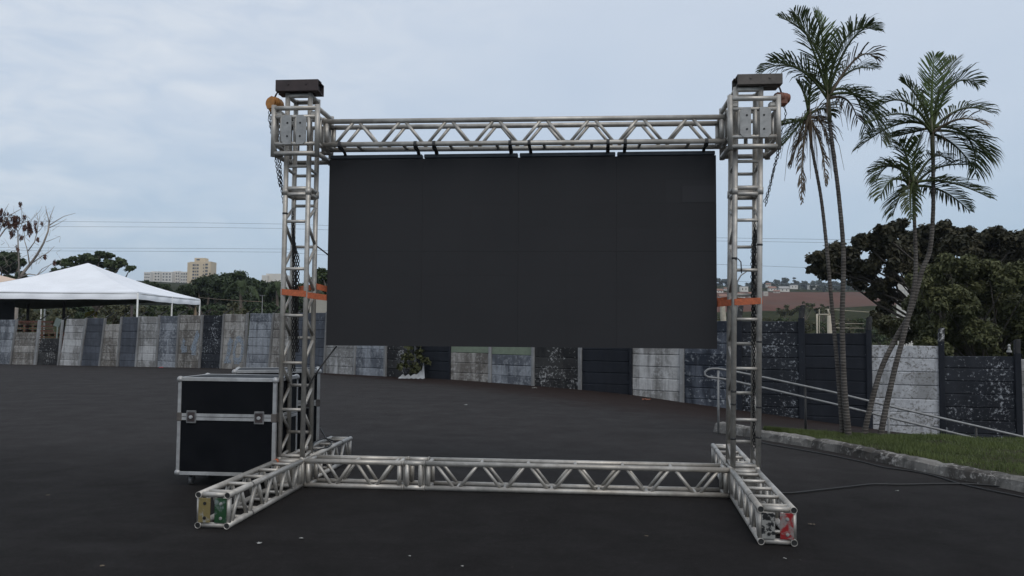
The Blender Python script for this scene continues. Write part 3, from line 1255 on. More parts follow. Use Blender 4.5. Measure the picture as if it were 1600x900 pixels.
def box_truss(m, o, ax, ay, L, x_start=0.0, per=0.46, hollow=(False, False), top_r=True, phase=0, z0=0.0255, r=RC, rungs=None, diag0=0.0, diag1=None):
    """box truss of length L along ax from o; ay is across, z is up"""
    az = Vector((0, 0, 1))

    def P(s, a, h):
        return o + ax * s + ay * (a * A_) + az * (z0 + h * 2 * A_)
    for a in (-1, 1):
        for h in (0, 1):
            if hollow[1]:
                m.pipe(P(0, a, h), P(L, a, h), r, r - 0.0038, 18)
            else:
                m.tube(P(0, a, h), P(L, a, h), r, 14)
    rr = 0.0165
    for s in (0.03, L - 0.03):          # end frames
        vz, vy = az * (r * 0.96), ay * (r * 0.96)
        for a in (-1, 1):
            m.tube(P(s, a, 0) + vz, P(s, a, 1) - vz, 0.022, 10)
        for h in (0, 1):
            m.tube(P(s, -1, h) + vy, P(s, 1, h) - vy, 0.022, 10)
    d1 = L if diag1 is None else diag1
    n = max(1, round((d1 - diag0) / (per / 2)))
    st_ = (d1 - diag0) / n
    for a in (-1, 1):
        for i in range(n):
            h0, h1 = ((1, 0) if (i + phase) % 2 == 0 else (0, 1))
            s0, s1 = diag0 + i * st_ + 0.022, diag0 + (i + 1) * st_ - 0.022
            m.tube(P(s0, a, h0), P(s1, a, h1), rr, 9)
    rs = rungs if rungs else [diag0 + st_ * 2 * k for k in range(1, n // 2 + 1)]
    for s in rs:
        if top_r and 0.08 < s < L - 0.08:
            m.tube(P(s, -1, 1), P(s, 1, 1), rr, 9)
    for s in [x - st_ for x in rs]:
        if 0.08 < s < L - 0.08:
            m.tube(P(s, -1, 0), P(s, 1, 0), rr, 9)


def foot(x0, yaw, L, front, plates):
    s = -1 if front else 1
    ax = Vector((math.sin(yaw) * -s if False else -math.sin(yaw) * s, s * math.cos(yaw), 0))
    ay = Vector((math.cos(yaw), math.sin(yaw), 0))
    st0 = A_ + 0.03
    o = Vector((x0, 0, 0)) + ax * st0
    m = MB()
    ln = L - st0
    nr = 5 if front else 4
    box_truss(m, o, ax, ay, ln, hollow=(False, True), per=(ln - 0.12) / (nr - 0.5), diag0=0.06, diag1=ln - 0.06, rungs=[ln * (k + 0.55) / nr for k in range(nr)])
    for a in (-1, 1):
        for h in (0, 1):
            c = o + ax * (ln - 0.007) + ay * (a * A_) + Vector((0, 0, 0.0255 + h * 2 * A_))
            m.tube(c, c + ax * 0.002, 0.0216, 14, mi=1)  # added black disc stands in for the shade inside the open chord
    f = m.build('foot_truss', [ALU, RUBBER_AND_BORE], frame)
    if plates:
        for (c, mt, lab) in plates:
            e_ = MB()
            w = 0.098
            ce = o + ax * (ln - 0.004) + ay * c + Vector((0, 0, 0.0255 + A_))
            e_.box(ce, w, 0.008, 2 * A_ - 0.046, ay, ax, Vector((0, 0, 1)), 0.002)
            ep = e_.build('end_plate', mt, f)
            ep['label'] = lab
            for dz, big in ((0.055, 0), (-0.06, 1)):
                b_ = MB()
                c2 = ce + ax * 0.004 + Vector((0, 0, dz)) + ay * 0.004
                b_.tube(c2, c2 + ax * 0.004, 0.013, 12)
                if big or c > 0:
                    b_.tube(c2, c2 + ax * 0.012, 0.008, 6)
                b_.build('bolt', HOLE if c < 0 else BOLT, ep)
    for sx in (1,):
        for h in (0, 1):
            t_ = MB()
            c = o + ax * (ln * 0.72) + ay * (A_ * (1 if x0 < 0 else -1)) + Vector((0, 0, 0.0255 + h * 2 * A_))
            t_.tube(c, c + ax * 0.014, RC + 0.0015, 14)
            t_.build('tape_band', BLACKTAPE, f)
    return f


foot(XL, -0.0035, 1.81, True, [(-0.068, EP_YEL, 'mustard yellow painted end plate'), (0.066, EP_GRN, 'dark green painted end plate')])
foot(XR, -0.0588, 1.81, True, [(-0.066, EP_BLK, 'end plate with flaking black paint'), (0.068, EP_RED, 'end plate smudged with red paint')])
foot(XL, -0.0035, 1.55, False, None)
foot(XR, -0.0588, 1.55, False, None)


def corner(x0, yaw):
    m = MB()
    ay = Vector((math.cos(yaw), math.sin(yaw), 0))
    ax = Vector((-math.sin(yaw), math.cos(yaw), 0))
    o = Vector((x0, 0, 0))
    P = lambda a, b, h: o + ay * (a * A_) + ax * (b * A_) + Vector((0, 0, 0.026 + h * 2 * A_))
    for a in (-1, 1):
        for b in (-1, 1):
            m.tube(P(a, b, 0) - Vector((0, 0, 0.024)), P(a, b, 1) + Vector((0, 0, 0.04)), RC, 14)
            m.sphere(P(a, b, 1), RC * 1.06, 12, 8)
            m.sphere(P(a, b, 0), RC * 1.0, 12, 8)
    for h in (0, 1):
        for (p, q) in (((-1, -1), (1, -1)), ((1, -1), (1, 1)), ((1, 1), (-1, 1)), ((-1, 1), (-1, -1))):
            m.tube(P(*p, h), P(*q, h), RC * 0.97, 14)
    # coupling plates on the four sides
    for (dv, cv) in ((ay, ax), (-ay, ax), (ax, ay), (-ax, ay)):
        for c in (-0.066, 0.066):
            m.box(o + dv * (A_ + 0.012) + cv * c + Vector((0, 0, 0.0255 + A_)), 0.085, 0.008, 0.19, cv, dv, Vector((0, 0, 1)), 0.002)
    m.build('corner_block', ALU, frame)


corner(XL, -0.0035)
corner(XR, -0.0588)

# base beam: short section, spacer block, long section
xs0 = XL + A_ + 0.03
xj0 = aty(629, 740, -A_).x
xj1 = aty(664, 740, -A_).x
xe = XR - A_ - 0.03
EX, EY = Vector((1, 0, 0)), Vector((0, 1, 0))
m = MB()
box_truss(m, Vector((xs0 + 0.005, 0, 0)), EX, EY, xj0 - xs0 - 0.008, per=0.415, diag0=0.09, diag1=xj0 - xs0 - 0.09, phase=0)
m.build('base_beam', ALU, frame)
m = MB()
box_truss(m, Vector((xj1 + 0.004, 0, 0)), EX, EY, xe - xj1 - 0.008, per=0.455, diag0=0.08, diag1=xe - xj1 - 0.08, phase=0)
m.build('base_beam', ALU, frame)
m = MB()
P = lambda s, a, h: Vector((s, a * A_, 0.0255 + h * 2 * A_))
for a in (-1, 1):
    for h in (0, 1):
        m.tube(P(xj0, a, h), P(xj1, a, h), RC, 14)
        for s in (xj0 + 0.006, xj1 - 0.006):
            m.tube(P(s - 0.006, a, h), P(s + 0.006, a, h), RC + 0.005, 14)
    for s in (xj0 + 0.045, xj1 - 0.045):
        m.tube(P(s, a, 0), P(s, a, 1), 0.024, 12)
for s in (xj0 + 0.012, xj1 - 0.012):
    for c in (-0.066, 0.066):
        m.box((s, c, 0.0255 + A_), 0.008, 0.09, 0.2, bev=0.002)
m.build('spacer_block', ALU, frame)

# sleeve blocks that ride on the towers
HS = 0.228


def sleeve(xc, px_c, bars, plx, side):
    yf = -HS
    z3, z2, z1, z0 = [zof(px_c, py, yf) for py in bars]      # top ring, upper inner bar, lower inner bar, bottom ring
    m = MB()
    P = lambda a, b, z: Vector((xc + a * HS, b * HS, z))
    for a in (-1, 1):
        for b in (-1, 1):
            m.tube(P(a, b, z0 - 0.032), P(a, b, z3 + 0.032), 0.0265, 14)
    ring = (((-1, -1), (1, -1)), ((1, -1), (1, 1)), ((1, 1), (-1, 1)), ((-1, 1), (-1, -1)))
    for z, r in ((z0, 0.0245), (z3, 0.0245), (z1, 0.021), (z2, 0.021)):
        for p, q in ring:
            m.tube(P(*p, z), P(*q, z), r, 12)
    # inner uprights on each face
    for (cx, cy, dx, dy) in ((0, -1, 1, 0), (0, 1, 1, 0), (-1, 0, 0, 1), (1, 0, 0, 1)):
        for t in (-0.62, 0.05, 0.62):
            m.tube(P(cx + dx * t, cy + dy * t, z1), P(cx + dx * t, cy + dy * t, z2), 0.02, 10)
    # guide pads between sleeve and tower
    for a in (-1, 1):
        for b in (-1, 1):
            for z in (z0, z3):
                m.box((xc + a * 0.185, b * 0.185, z + (0.0 if z == z0 else -0.055)), 0.075, 0.075, 0.05, bev=0.01)
    # cheek plates that take the beam
    for c in (-0.07, 0.07):
        m.box((xc + side * (HS + 0.029), c, (z1 + z2) / 2), 0.008, 0.10, z2 - z1 + 0.03, bev=0.002)
    s_ = m.build('sleeve_block', ALU, frame)
    for k, c in enumerate(plx):
        pm = MB()
        w, hh, ch = 0.104, (z2 - z1) / 2 + 0.012, 0.035
        sg = -1 if k == 0 else 1
        out = [(-sg * w / 2, -hh), (-sg * w / 2, hh), (sg * (w / 2 - ch), hh), (sg * w / 2, hh - ch), (sg * w / 2, -hh + ch), (sg * (w / 2 - ch), -hh)]
        pm.prism(out, Vector((xc + c, -HS - 0.024, (z1 + z2) / 2)), EX, Vector((0, 0, 1)), -EY, 0.008)
        pl_ = pm.build('gusset_plate', PLATE, s_)
        for dz in (0.068, -0.068):
            bm_ = MB()
            c3 = Vector((xc + c - sg * 0.012, -HS - 0.0325, (z1 + z2) / 2 + dz))
            bm_.tube(c3, c3 - EY * 0.003, 0.0105, 10)
            bm_.build('bolt_hole', HOLE, pl_)
    return z0, z1, z2, z3


XSL, XSR = aty(461.5, 205, -HS).x, aty(1178.5, 190, -HS).x
sL = sleeve(XSL, 461, (169, 182.5, 224.5, 239.5), (-0.085, 0.072), 1)
sR = sleeve(XSR, 1178, (154, 170.5, 213.5, 228.5), (-0.088, 0.098), -1)

# top beam
zt0 = zof(520, 226, -A_)
zt1 = zof(1120, 220.5, -A_)
xb0, xb1 = XSL + HS + 0.034, XSR - HS - 0.034
axb = Vector((xb1 - xb0, 0, (zt1 - zt0) * (xb1 - xb0) / (aty(1120, 220, -A_).x - aty(520, 226, -A_).x))).normalized()
m = MB()
ob = Vector((xb0, 0, zt0 - 0.0255 - axb.z * (aty(520, 226, -A_).x - xb0)))
box_truss(m, ob, axb, EY, (xb1 - xb0), per=0.468, diag0=0.10, diag1=xb1 - xb0 - 0.10, phase=1, top_r=False)
m.build('top_beam', ALU, frame)

# header beams (steel channels) on the tower tops
for (pxa, pxb, pyt, pyb, ztop, mt, xo) in ((430, 497, 128.5, 147.5, ZTL, STEEL_DARK, XL), (1152.5, 1223, 119.5, 137, ZTR, STEEL_GREY, XR)):
    yf = -0.20
    p0, p1 = aty(pxa, pyb, yf), aty(pxb, pyt, yf)
    cx, w = (p0.x + p1.x) / 2, p1.x - p0.x
    h = p1.z - p0.z
    m = MB()
    zc = ztop + 0.004 + h / 2
    m.box((cx, yf + 0.006, zc), w, 0.012, h, bev=0.002)
    for z in (zc - h / 2 + 0.006, zc + h / 2 - 0.006):
        m.box((cx, yf + 0.062, z), w, 0.10, 0.012, bev=0.002)
    m.box((cx - 0.012, 0.02, zc), w, 0.012, h, bev=0.002)
    for z in (zc - h / 2 + 0.006, zc + h / 2 - 0.006):
        m.box((cx - 0.012, -0.03, z), w, 0.086, 0.012, bev=0.002)
    for s in (-1, 1):
        m.box((cx + s * (w / 2 - 0.05), -0.085, zc), 0.012, 0.18, h * 0.8, bev=0.002)
    for t in (-0.2, 0.22):
        m.tube((cx + t * w, yf + 0.002, zc + h * 0.12), (cx + t * w, yf - 0.008, zc + h * 0.12), 0.011, 10)
    m.build('header_beam', mt, frame)

# cable ties on the towers
for (x0, lean, lst) in ((XR, LEANR, [(-1, 613), (-1, 633), (1, 637), (-1, 687), (1, 684), (-1, 405), (1, 384), (1, 535)]), (XL, LEANL, [(-1, 335)])):
    for sx, py in lst:
        z = zof(1150 if x0 > 0 else 445, py, -A_)
        c = Vector((x0 + sx * A_ + lean * z, -A_, z))
        m = MB()
        m.tube(c, c + Vector((0, 0, 0.018)), RC + 0.0025, 14)
        m.build('cable_tie', BLACKTAPE, frame)
z = zof(1150, 405, -A_)
m = MB()
c = Vector((XR - A_ + LEANR * z, -A_ - 0.028, z))
m.path([c, c + Vector((0.03, 0, 0.0)), c + Vector((0.055, 0, -0.03)), c + Vector((0.06, 0, -0.14))], 0.006, 6)
m.build('loose_tie', BLACKTAPE, frame)
m = MB()
c = Vector((XL - A_, -A_ - 0.06, 0.0255 + 2 * A_))
m.tube(c, c - EY * 0.05, RC + 0.002, 14)
m.build('red_tape_band', STRAP, frame)

# ------------------------------------------------------------------ LED screen
YS = 0.073
SX0, SX1, SZ0, SZ1 = -2.636, 1.364, 1.427, 3.427
scr = thing('led_screen', ((SX0 + SX1) / 2, YS, SZ0), 'wide black LED screen hanging under the top truss beam', 'screen')
cw, ch_ = (SX1 - SX0) / 4, (SZ1 - 0.046 - SZ0) / 2
for r in range(2):
    for c_ in range(4):
        m = MB()
        x0, z0 = SX0 + c_ * cw, SZ0 + r * ch_
        jy = random.uniform(0, 0.0006)
        crn = random.random()
        # cabinet: eight LED modules on a shallow case
        for i in range(2):
            for j in range(4):
                mw, mh = cw / 2, ch_ / 4
                xx, zz = x0 + i * mw, z0 + j * mh
                gl, gr_ = (0.0004 if i == 0 else 0), (0.0004 if i == 1 else 0)
                gb, gt = (0.0005 if j == 0 else 0), (0.0005 if j == 3 else 0)
                rnd = random.uniform(0.0, 0.16) + 0.12 * crn
                if r == 1 and c_ == 3 and i == 1 and j == 2:
                    rnd = 0.5
                m.box((xx + mw / 2 + (gl - gr_) / 2, YS + 0.010 + jy + random.uniform(0, 0.0008), zz + mh / 2 + (gb - gt) / 2), mw - 0.0003 - gl - gr_, 0.02, mh - 0.0003 - gb - gt, rnd=rnd)
        m.box((x0 + cw / 2, YS + 0.06, z0 + ch_ / 2), cw - 0.0006, 0.078, ch_ - 0.0006, rnd=0.3)
        m.build('cabinet', SCREEN, scr)
p0, p1 = aty(1066, 316, YS), aty(1118, 290, YS)
m = MB()
m.box((p1.x - (p1.x - p0.x) / 2 - 0.002, YS + 0.0005, (p0.z + p1.z) / 2), p1.x - p0.x, 0.004, p1.z - p0.z, rnd=1.6)
m.build('led_module', MODULE, scr)['label'] = 'slightly lighter replacement module near the upper right corner'
# header bars
for c_ in range(4):
    m = MB()
    x0 = SX0 + c_ * cw
    m.box((x0 + cw / 2, YS + 0.03, SZ1 - 0.0225), cw - 0.02, 0.075, 0.042, bev=0.006)
    m.build('header_bar', HEADER_BLUE, scr)
for px in (531, 649, 678, 797, 827, 950, 977, 1104):
    pt = aty(px, 226, -A_)
    zc = ob.z + 0.0255 + axb.z / axb.x * (pt.x - xb0)
    m = MB()
    w = 0.03
    r1_ = RC + 0.004
    prof = [(-A_ + r1_ * math.cos(math.pi * k / 10 * 1.0 - 0.0), zc + r1_ * math.sin(math.pi * k / 10)) for k in range(11)]
    tw = random.uniform(-0.012, 0.012)
    zend = SZ1 - 0.01
    pathL = [(YS - 0.002, zend, 0.0), (YS - 0.004, SZ1 + 0.012, 0.0), (-A_ + r1_ * 1.05, zc - 0.012, 0.0)] + [(y, z, 0.0) for y, z in prof] + [(-A_ - r1_, zc - 0.02, 0.0), (-A_ - r1_ * 0.2, zc - 0.05, tw * 0.4), (YS - 0.05, SZ1 + 0.015, tw), (YS - 0.008, SZ1 - 0.012, tw)]
    for (ya, za, xa), (yb, zb_, xb_) in zip(pathL, pathL[1:]):
        th = Vector((0, zb_ - za, -(yb - ya)))
        th = th.normalized() * 0.004 if th.length > 1e-6 else Vector((0, 0, 0.004))
        q = [Vector((pt.x - w / 2 + xa, ya, za)), Vector((pt.x + w / 2 + xa, ya, za)), Vector((pt.x + w / 2 + xb_, yb, zb_)), Vector((pt.x - w / 2 + xb_, yb, zb_))]
        m.add(q + [v - th for v in q], [(0, 1, 2, 3), (7, 6, 5, 4), (0, 4, 5, 1), (1, 5, 6, 2), (2, 6, 7, 3), (3, 7, 4, 0)])
    m.build('hanging_strap', BLACKTAPE, scr)

# ------------------------------------------------------------------ orange ratchet straps round tower and screen edge


def ratchet(x0, lean, sgn, pts_px, lab):
    o = MB()
    z0 = zof(*pts_px[0], -A_ - 0.03)
    z1 = zof(*pts_px[1], -A_ - 0.03)
    xt = x0 + lean * z0
    a = A_ + RC + 0.003
    hw = 0.031
    if sgn > 0:     # left tower, strap runs right to the screen
        path = [(-2.634, YS + 0.03, z1 - 0.012), (xt + a, -A_ - 0.005, z1 + 0.004), (xt + A_, -a, (z0 + z1) / 2 + 0.0), (xt - A_, -a, z0), (xt - a, -A_, z0), (xt - a, A_, z0 + 0.01), (xt - A_, a, z0 + 0.03), (xt + A_, a, z0 + 0.07), (xt + a, A_, z0 + 0.07), (-2.60, YS + 0.12, z0 + 0.03)]
    else:
        path = [(1.366, YS + 0.03, z1 - 0.0), (xt - A_, -a, (z0 * 0.45 + z1 * 0.55)), (xt + A_, -a, z0), (xt + a, -A_, z0), (xt + a, A_, z0 - 0.01), (xt + A_, a, z0), (xt - A_, a, z0 + 0.02), (1.3, YS + 0.12, z0)]
    P_ = [Vector(p) for p in path]
    for p, q in zip(P_, P_[1:]):
        d = q - p
        dh = Vector((d.x, d.y, 0)).normalized()
        n = Vector((dh.y, -dh.x, 0)) * 0.0025
        up = Vector((0, 0, hw))
        V = [p - up, q - up, q + up, p + up]
        o.add([v + n for v in V] + [v - n for v in V], [(0, 1, 2, 3), (7, 6, 5, 4), (0, 4, 5, 1), (1, 5, 6, 2), (2, 6, 7, 3), (3, 7, 4, 0)])
    t = o.build('ratchet_strap', STRAP, origin=P_[3])
    tag(t, lab, 'strap', 'orange straps tying the screen to the towers')


ratchet(XL, LEANL, 1, ((440, 456), (505, 462)), 'orange webbing strap across the left tower beside the flight cases')
ratchet(XR, LEANR, -1, ((1190, 470), (1122, 473.5)), 'orange webbing strap across the right tower nearer the palms')

# ------------------------------------------------------------------ chain hoists


def link(m, c, d, k):
    """one chain link at c along d; k alternates the plane"""
    a, b = m.frame(d)
    s = a if k % 2 else b
    L, W, r = 0.019, 0.0105, 0.0036
    ring = []
    for i in range(8):
        t = 2 * math.pi * i / 8
        ring.append((c + d * (L * math.sin(t)) + s * (W * math.cos(t)), (d * math.sin(t) * 0.6 + s * math.cos(t)).normalized()))
    nn = d.cross(s)
    base = len(m.v)
    for p, o in ring:
        for j in range(4):
            u = 2 * math.pi * j / 4
            m.v.append(tuple(p + (o * math.cos(u) + nn * math.sin(u)) * r))
    for i in range(8):
        for j in range(4):
            m.face([base + i * 4 + j, base + ((i + 1) % 8) * 4 + j, base + ((i + 1) % 8) * 4 + (j + 1) % 4, base + i * 4 + (j + 1) % 4], True)


def chain(m, pts, off=0):
    P_ = resample([Vector(p) for p in pts], 0.029)
    for k, (a, b) in enumerate(zip(P_, P_[1:])):
        d = (b - a)
        if d.length > 1e-6:
            link(m, (a + b) / 2, d.normalized(), k + off)


def hoist(loc, mat, lab, strands, disc_ax, k_=1.0):
    t = thing('chain_hoist', loc, lab, 'chain hoist', 'chain hoists on the tower tops')
    m = MB()
    L = Vector(loc)
    d = disc_ax.normalized()
    m.tube(L - d * 0.05, L + d * 0.05, 0.078 * k_, 8)
    m.tube(L - d * 0.07, L - d * 0.05, 0.06 * k_, 14)
    m.tube(L + d * 0.05, L + d * 0.075, 0.066 * k_, 14)
    m.tube(L - d * 0.006, L + d * 0.006, 0.083 * k_, 8)
    m.box(L + Vector((0, 0, -0.03)), 0.11, 0.09, 0.11, bev=0.02)
    m.build('hoist_body', mat, t)
    h = MB()
    hs = 1 if loc[0] < 0 else -1.3
    h.path([L + Vector((0, 0, 0.07 * k_)), L + Vector((0.012 * hs, 0, 0.10)), L + Vector((0.03 * hs, 0, 0.13)), L + Vector((0.05 * hs, 0, 0.12)), L + Vector((0.05 * hs, 0, 0.10))], 0.009, 8)
    h.build('top_hook', STEEL_DARK, t)
    for k, s in enumerate(strands):
        c = MB()
        chain(c, s, k)
        c.build('chain', CHAIN, t, fixn=False)
    return t


yh = 0.06
hl = aty(429, 163, yh)
top_in = aty(460, 345, 0.03)
strL = []
p = lambda px, py, y: aty(px, py, y)
strL.append([p(421, 173, yh), p(420, 185, yh), p(424, 205, yh), p(430, 245, yh), p(437, 292, 0.04)])
strL.append([p(423, 173, yh), p(424, 200, yh), p(434, 245, yh), p(440.5, 300, 0.0), p(448, 350, 0.0)])
strL.append([p(437, 180, yh), p(437, 205, yh), p(438, 250, yh), p(441, 298, 0.0)])
for k in range(7):
    x0 = 457.5 + random.uniform(-1, 1.5)
    w = [p(x0 + random.uniform(-0.5, 0.5), 330 + k * 9, 0.02 * k - 0.05)]
    for py in range(400, 590 - k * 4, 30):
        w.append(p(461.5 + (k - 3) * 1.4 + random.uniform(-1, 1), py, 0.02 * k - 0.05 + random.uniform(-.01, .01)))
    strL.append(w)
hoist(hl, HOIST_Y, 'mustard orange chain hoist with black chain hanging down the left tower', strL, Vector((0.35, 1, 0)))
hr = aty(1221, 153, yh)
strR = [[p(1224, 163, yh), p(1228, 175, yh), p(1226, 190, yh), p(1218, 215, yh)],
        [p(1217, 232, 0.05), p(1212, 250, 0.05), p(1205, 285, 0.05), p(1196, 322, 0.05)],
        [p(1219, 234, 0.03), p(1210, 262, 0.03), p(1200, 300, 0.03), p(1194, 316, 0.03)]]
for k in range(6):
    x0 = 1180 + random.uniform(-2, 2)
    w = [p(x0, 345 + k * 7, 0.02 * k - 0.05)]
    for py in range(390, 545 - k * 6, 30):
        w.append(p(1178.5 + (k - 2.5) * 1.4 + random.uniform(-1, 1), py, 0.02 * k - 0.05 + random.uniform(-.01, .01)))
    strR.append(w)
for k in range(2):
    strR.append([p(1178 + k * 2, 500, 0.0), p(1177.5 + k, 580, 0.0), p(1177 + k, 650, 0.0), p(1178 + k * 2, 705, 0.02)])
hoist(hr, HOIST_R, 'rusty red chain hoist with black chain hanging down the right tower', strR, Vector((1, 0.35, 0)), 0.72)

# ------------------------------------------------------------------ flight cases


def flight_case(loc, rz, W, D, H, lab):
    t = thing('flight_case', loc, lab, 'flight case', 'flight cases beside the left tower')
    rot = Matrix.Rotation(rz, 3, 'Z')
    ax, ay, az = rot @ EX, rot @ EY, Vector((0, 0, 1))
    L = Vector(loc)
    Q = lambda x, y, z: L + ax * x + ay * y + az * z
    z0 = 0.115
    zs = z0 + (H - z0) * 0.595
    b = MB()
    b.box(Q(0, 0, (z0 + zs) / 2), W - 0.012, D - 0.012, zs - z0 - 0.004, ax, ay, az)
    b.build('body', LAMINATE, t)
    b = MB()
    b.box(Q(0, 0, (zs + H) / 2), W - 0.012, D - 0.012, H - zs - 0.004, ax, ay, az)
    lid = b.build('lid', LAMINATE, t)
    e_ = MB()
    ew, et = 0.034, 0.005
    for sx in (-1, 1):
        for sy in (-1, 1):
            for (za, zb) in ((z0, zs - 0.03), (zs + 0.03, H)):
                e_.box(Q(sx * (W / 2 - ew / 2), sy * (D / 2 - 0.003), (za + zb) / 2), ew, et + 0.004, zb - za - 0.01, ax, ay, az, 0.001)
                e_.box(Q(sx * (W / 2 - 0.003), sy * (D / 2 - ew / 2), (za + zb) / 2), et + 0.004, ew, zb - za - 0.01, ax, ay, az, 0.001)
    for sy in (-1, 1):
        for z in (z0 + ew / 2, H - ew / 2, zs + 0.0185, zs - 0.0185):
            tt = 0.034 if z in (z0 + ew / 2, H - ew / 2) else 0.031
            e_.box(Q(0, sy * (D / 2 - 0.0015), z), W - 0.02, et + 0.006, tt, ax, ay, az, 0.001)
        e_.box(Q(0, sy * (D / 2 - ew / 2), H - 0.001), W - 0.03, ew, et, ax, ay, az, 0.001)
    for sx in (-1, 1):
        for z in (z0 + ew / 2, H - ew / 2, zs + 0.0185, zs - 0.0185):
            tt = 0.034 if z in (z0 + ew / 2, H - ew / 2) else 0.031
            e_.box(Q(sx * (W / 2 - 0.0015), 0, z), et + 0.006, D - 0.02, tt, ax, ay, az, 0.001)
        e_.box(Q(sx * (W / 2 - ew / 2), 0, H - 0.0012), ew, D - 0.03, et, ax, ay, az, 0.001)
    # rivets along the top trim
    for k in range(7):
        e_.tube(Q(-W / 2 + W * (k + 0.5) / 7, -D / 2 - 0.004, H - 0.03), Q(-W / 2 + W * (k + 0.5) / 7, -D / 2 - 0.008, H - 0.03), 0.005, 6)
    e_.build('edge_trim', ALU_TRIM, t)
    for sx in (-1, 1):
        for sy in (-1, 1):
            for z in (z0 + 0.02, H - 0.02):
                c = MB()
                c.sphere(Q(sx * (W / 2 - 0.014), sy * (D / 2 - 0.014), z), 0.034, 12, 8)
                c.build('corner_cap', ALU_TRIM, t)
    for sx in (-1, 1):
        c = MB()
        o = Q(sx * W * 0.345 - 0.01, -D / 2 - 0.006, zs)
        c.box(o, 0.105, 0.012, 0.13, ax, ay, az, 0.02)
        la = c.build('latch', LATCHM, t)
        k = MB()
        k.box(o - ay * 0.006, 0.078, 0.004, 0.095, ax, ay, az, 0.01)
        k.build('latch_dish', STEEL_DARK, la)
        k = MB()
        k.box(o - ay * 0.012, 0.04, 0.012, 0.022, ax, ay, az, 0.004)
        k.tube(o - ay * 0.008, o - ay * 0.016, 0.018, 12)
        k.build('latch_turn', ALU_TRIM, la)
    for sx in (-1, 1):
        k = MB()
        k.box(Q(sx * (W / 2 + 0.001), -D / 2 + 0.03, zs), 0.012, 0.075, 0.085, ax, ay, az, 0.006)
        k.box(Q(sx * (W / 2 - 0.022), -D / 2 - 0.002, zs), 0.05, 0.012, 0.085, ax, ay, az, 0.004)
        k.build('bracket', STEEL_GREY, t)
    for sx in (-1, 1):
        for sy in (-1, 1):
            o = Q(sx * (W / 2 - 0.11), sy * (D / 2 - 0.10), 0)
            k = MB()
            k.box(o + az * (z0 - 0.005), 0.085, 0.085, 0.008, ax, ay, az, 0.002)
            for s in (-1, 1):
                k.box(o + ax * (s * 0.022) + az * 0.075 + ay * 0.012, 0.004, 0.035, 0.075, ax, ay, az, 0.001)
            cst = k.build('caster', GALV, t)
            k = MB()
            c = o + az * 0.043 + ay * 0.02
            k.tube(c - ax * 0.017, c + ax * 0.017, 0.043, 16)
            k.build('wheel', LATCHM, cst)
    return t


c1 = gnd(294, 759)
xl, xr = aty(279, 650, c1.y - 0.03).x, aty(432.5, 650, c1.y - 0.03).x
W1 = xr - xl
H1 = aty(350, 590.5, c1.y - 0.03).z
D1 = 0.62
flight_case(((xl + xr) / 2 - 0.012, c1.y - 0.03 + D1 / 2, 0), 0.0, W1, D1, H1, 'big black flight case with two latches on its front, left of the tower')
a2 = at(386, 584, (H1 - CAM.z) / ray(386, 584).z * ray(386, 584).dot(FH))
b2 = at(500.5, 578.5, (H1 - CAM.z) / ray(500.5, 578.5).z * ray(500.5, 578.5).dot(FH))
a2.z = b2.z = 0
v2 = b2 - a2
rz2 = math.atan2(v2.y, v2.x)
rz2 = min(rz2, 0.35)
W2 = 1.0
ux = Vector((math.cos(rz2), math.sin(rz2), 0))
uy = Vector((-math.sin(rz2), math.cos(rz2), 0))
flight_case(b2 - ux * (W2 / 2) + uy * (D1 / 2), rz2, W2, D1, H1 + 0.005, 'second black flight case standing behind the left tower, mostly hidden')

# ------------------------------------------------------------------ cables and litter
kerbline = [gnd(px, py + 3.5, 0.012) for px, py in kerb_px]


def cable(pts, r, lab, mat=RUBBER_AND_BORE):
    P_ = resample([Vector(p) for p in pts], 0.06)
    # smooth the corners
    for _ in range(4):
        P_ = [P_[0]] + [(P_[i - 1] + P_[i] * 2 + P_[i + 1]) / 4 for i in range(1, len(P_) - 1)] + [P_[-1]]
    m = MB()
    m.path(P_, r, 7)
    o = m.build('power_cable', mat, origin=P_[0])
    tag(o, lab, 'cable', 'black cables round the screen')


cable([gnd(px, py, 0.012) for px, py in ((1150, 752), (1190, 768), (1228, 771.5), (1260, 768), (1300, 763.5), (1340, 759), (1366, 755.5), (1400, 757.5), (1450, 756), (1510, 755.5), (1560, 759), (1600, 767), (1700, 790))], 0.009, 'black cable wandering over the asphalt from the right foot to the kerb')
cable([gnd(px, py, 0.010) for px, py in ((1165, 684.5), (1200, 694), (1250, 702.5), (1300, 711.5), (1350, 722), (1385, 731.5), (1420, 735), (1460, 743), (1500, 756), (1550, 767), (1600, 777))], 0.008, 'thin black cable lying along the foot of the kerb')
p = aty
cable([p(494, 384, 0.13), p(500, 387, 0.12), p(507, 393, 0.11), p(514, 401, 0.10), p(520, 404, 0.17)], 0.008, 'short black cable bridging the left tower and the screen edge')
cable([p(526, 541, 0.15), p(516, 552, 0.12), p(503, 571, 0.05), p(492, 586, 0.02), p(480, 600, 0.0), p(474, 640, 0.0), p(470, 690, 0.0), p(476, 712, 0.05), p(488, 716, 0.2)], 0.008, 'black cable dropping from the screen bottom into the left tower')
cable([gnd(px, py, z) for px, py, z in ((500, 668, 0.34), (504, 676, 0.32), (510, 686, 0.30), (520, 692, 0.295), (512, 700, 0.295), (494, 702, 0.295), (482, 708, 0.295), (492, 690, 0.31), (508, 684, 0.31), (524, 690, 0.297))], 0.008, 'loose black cable coiled on top of the left rear foot truss')

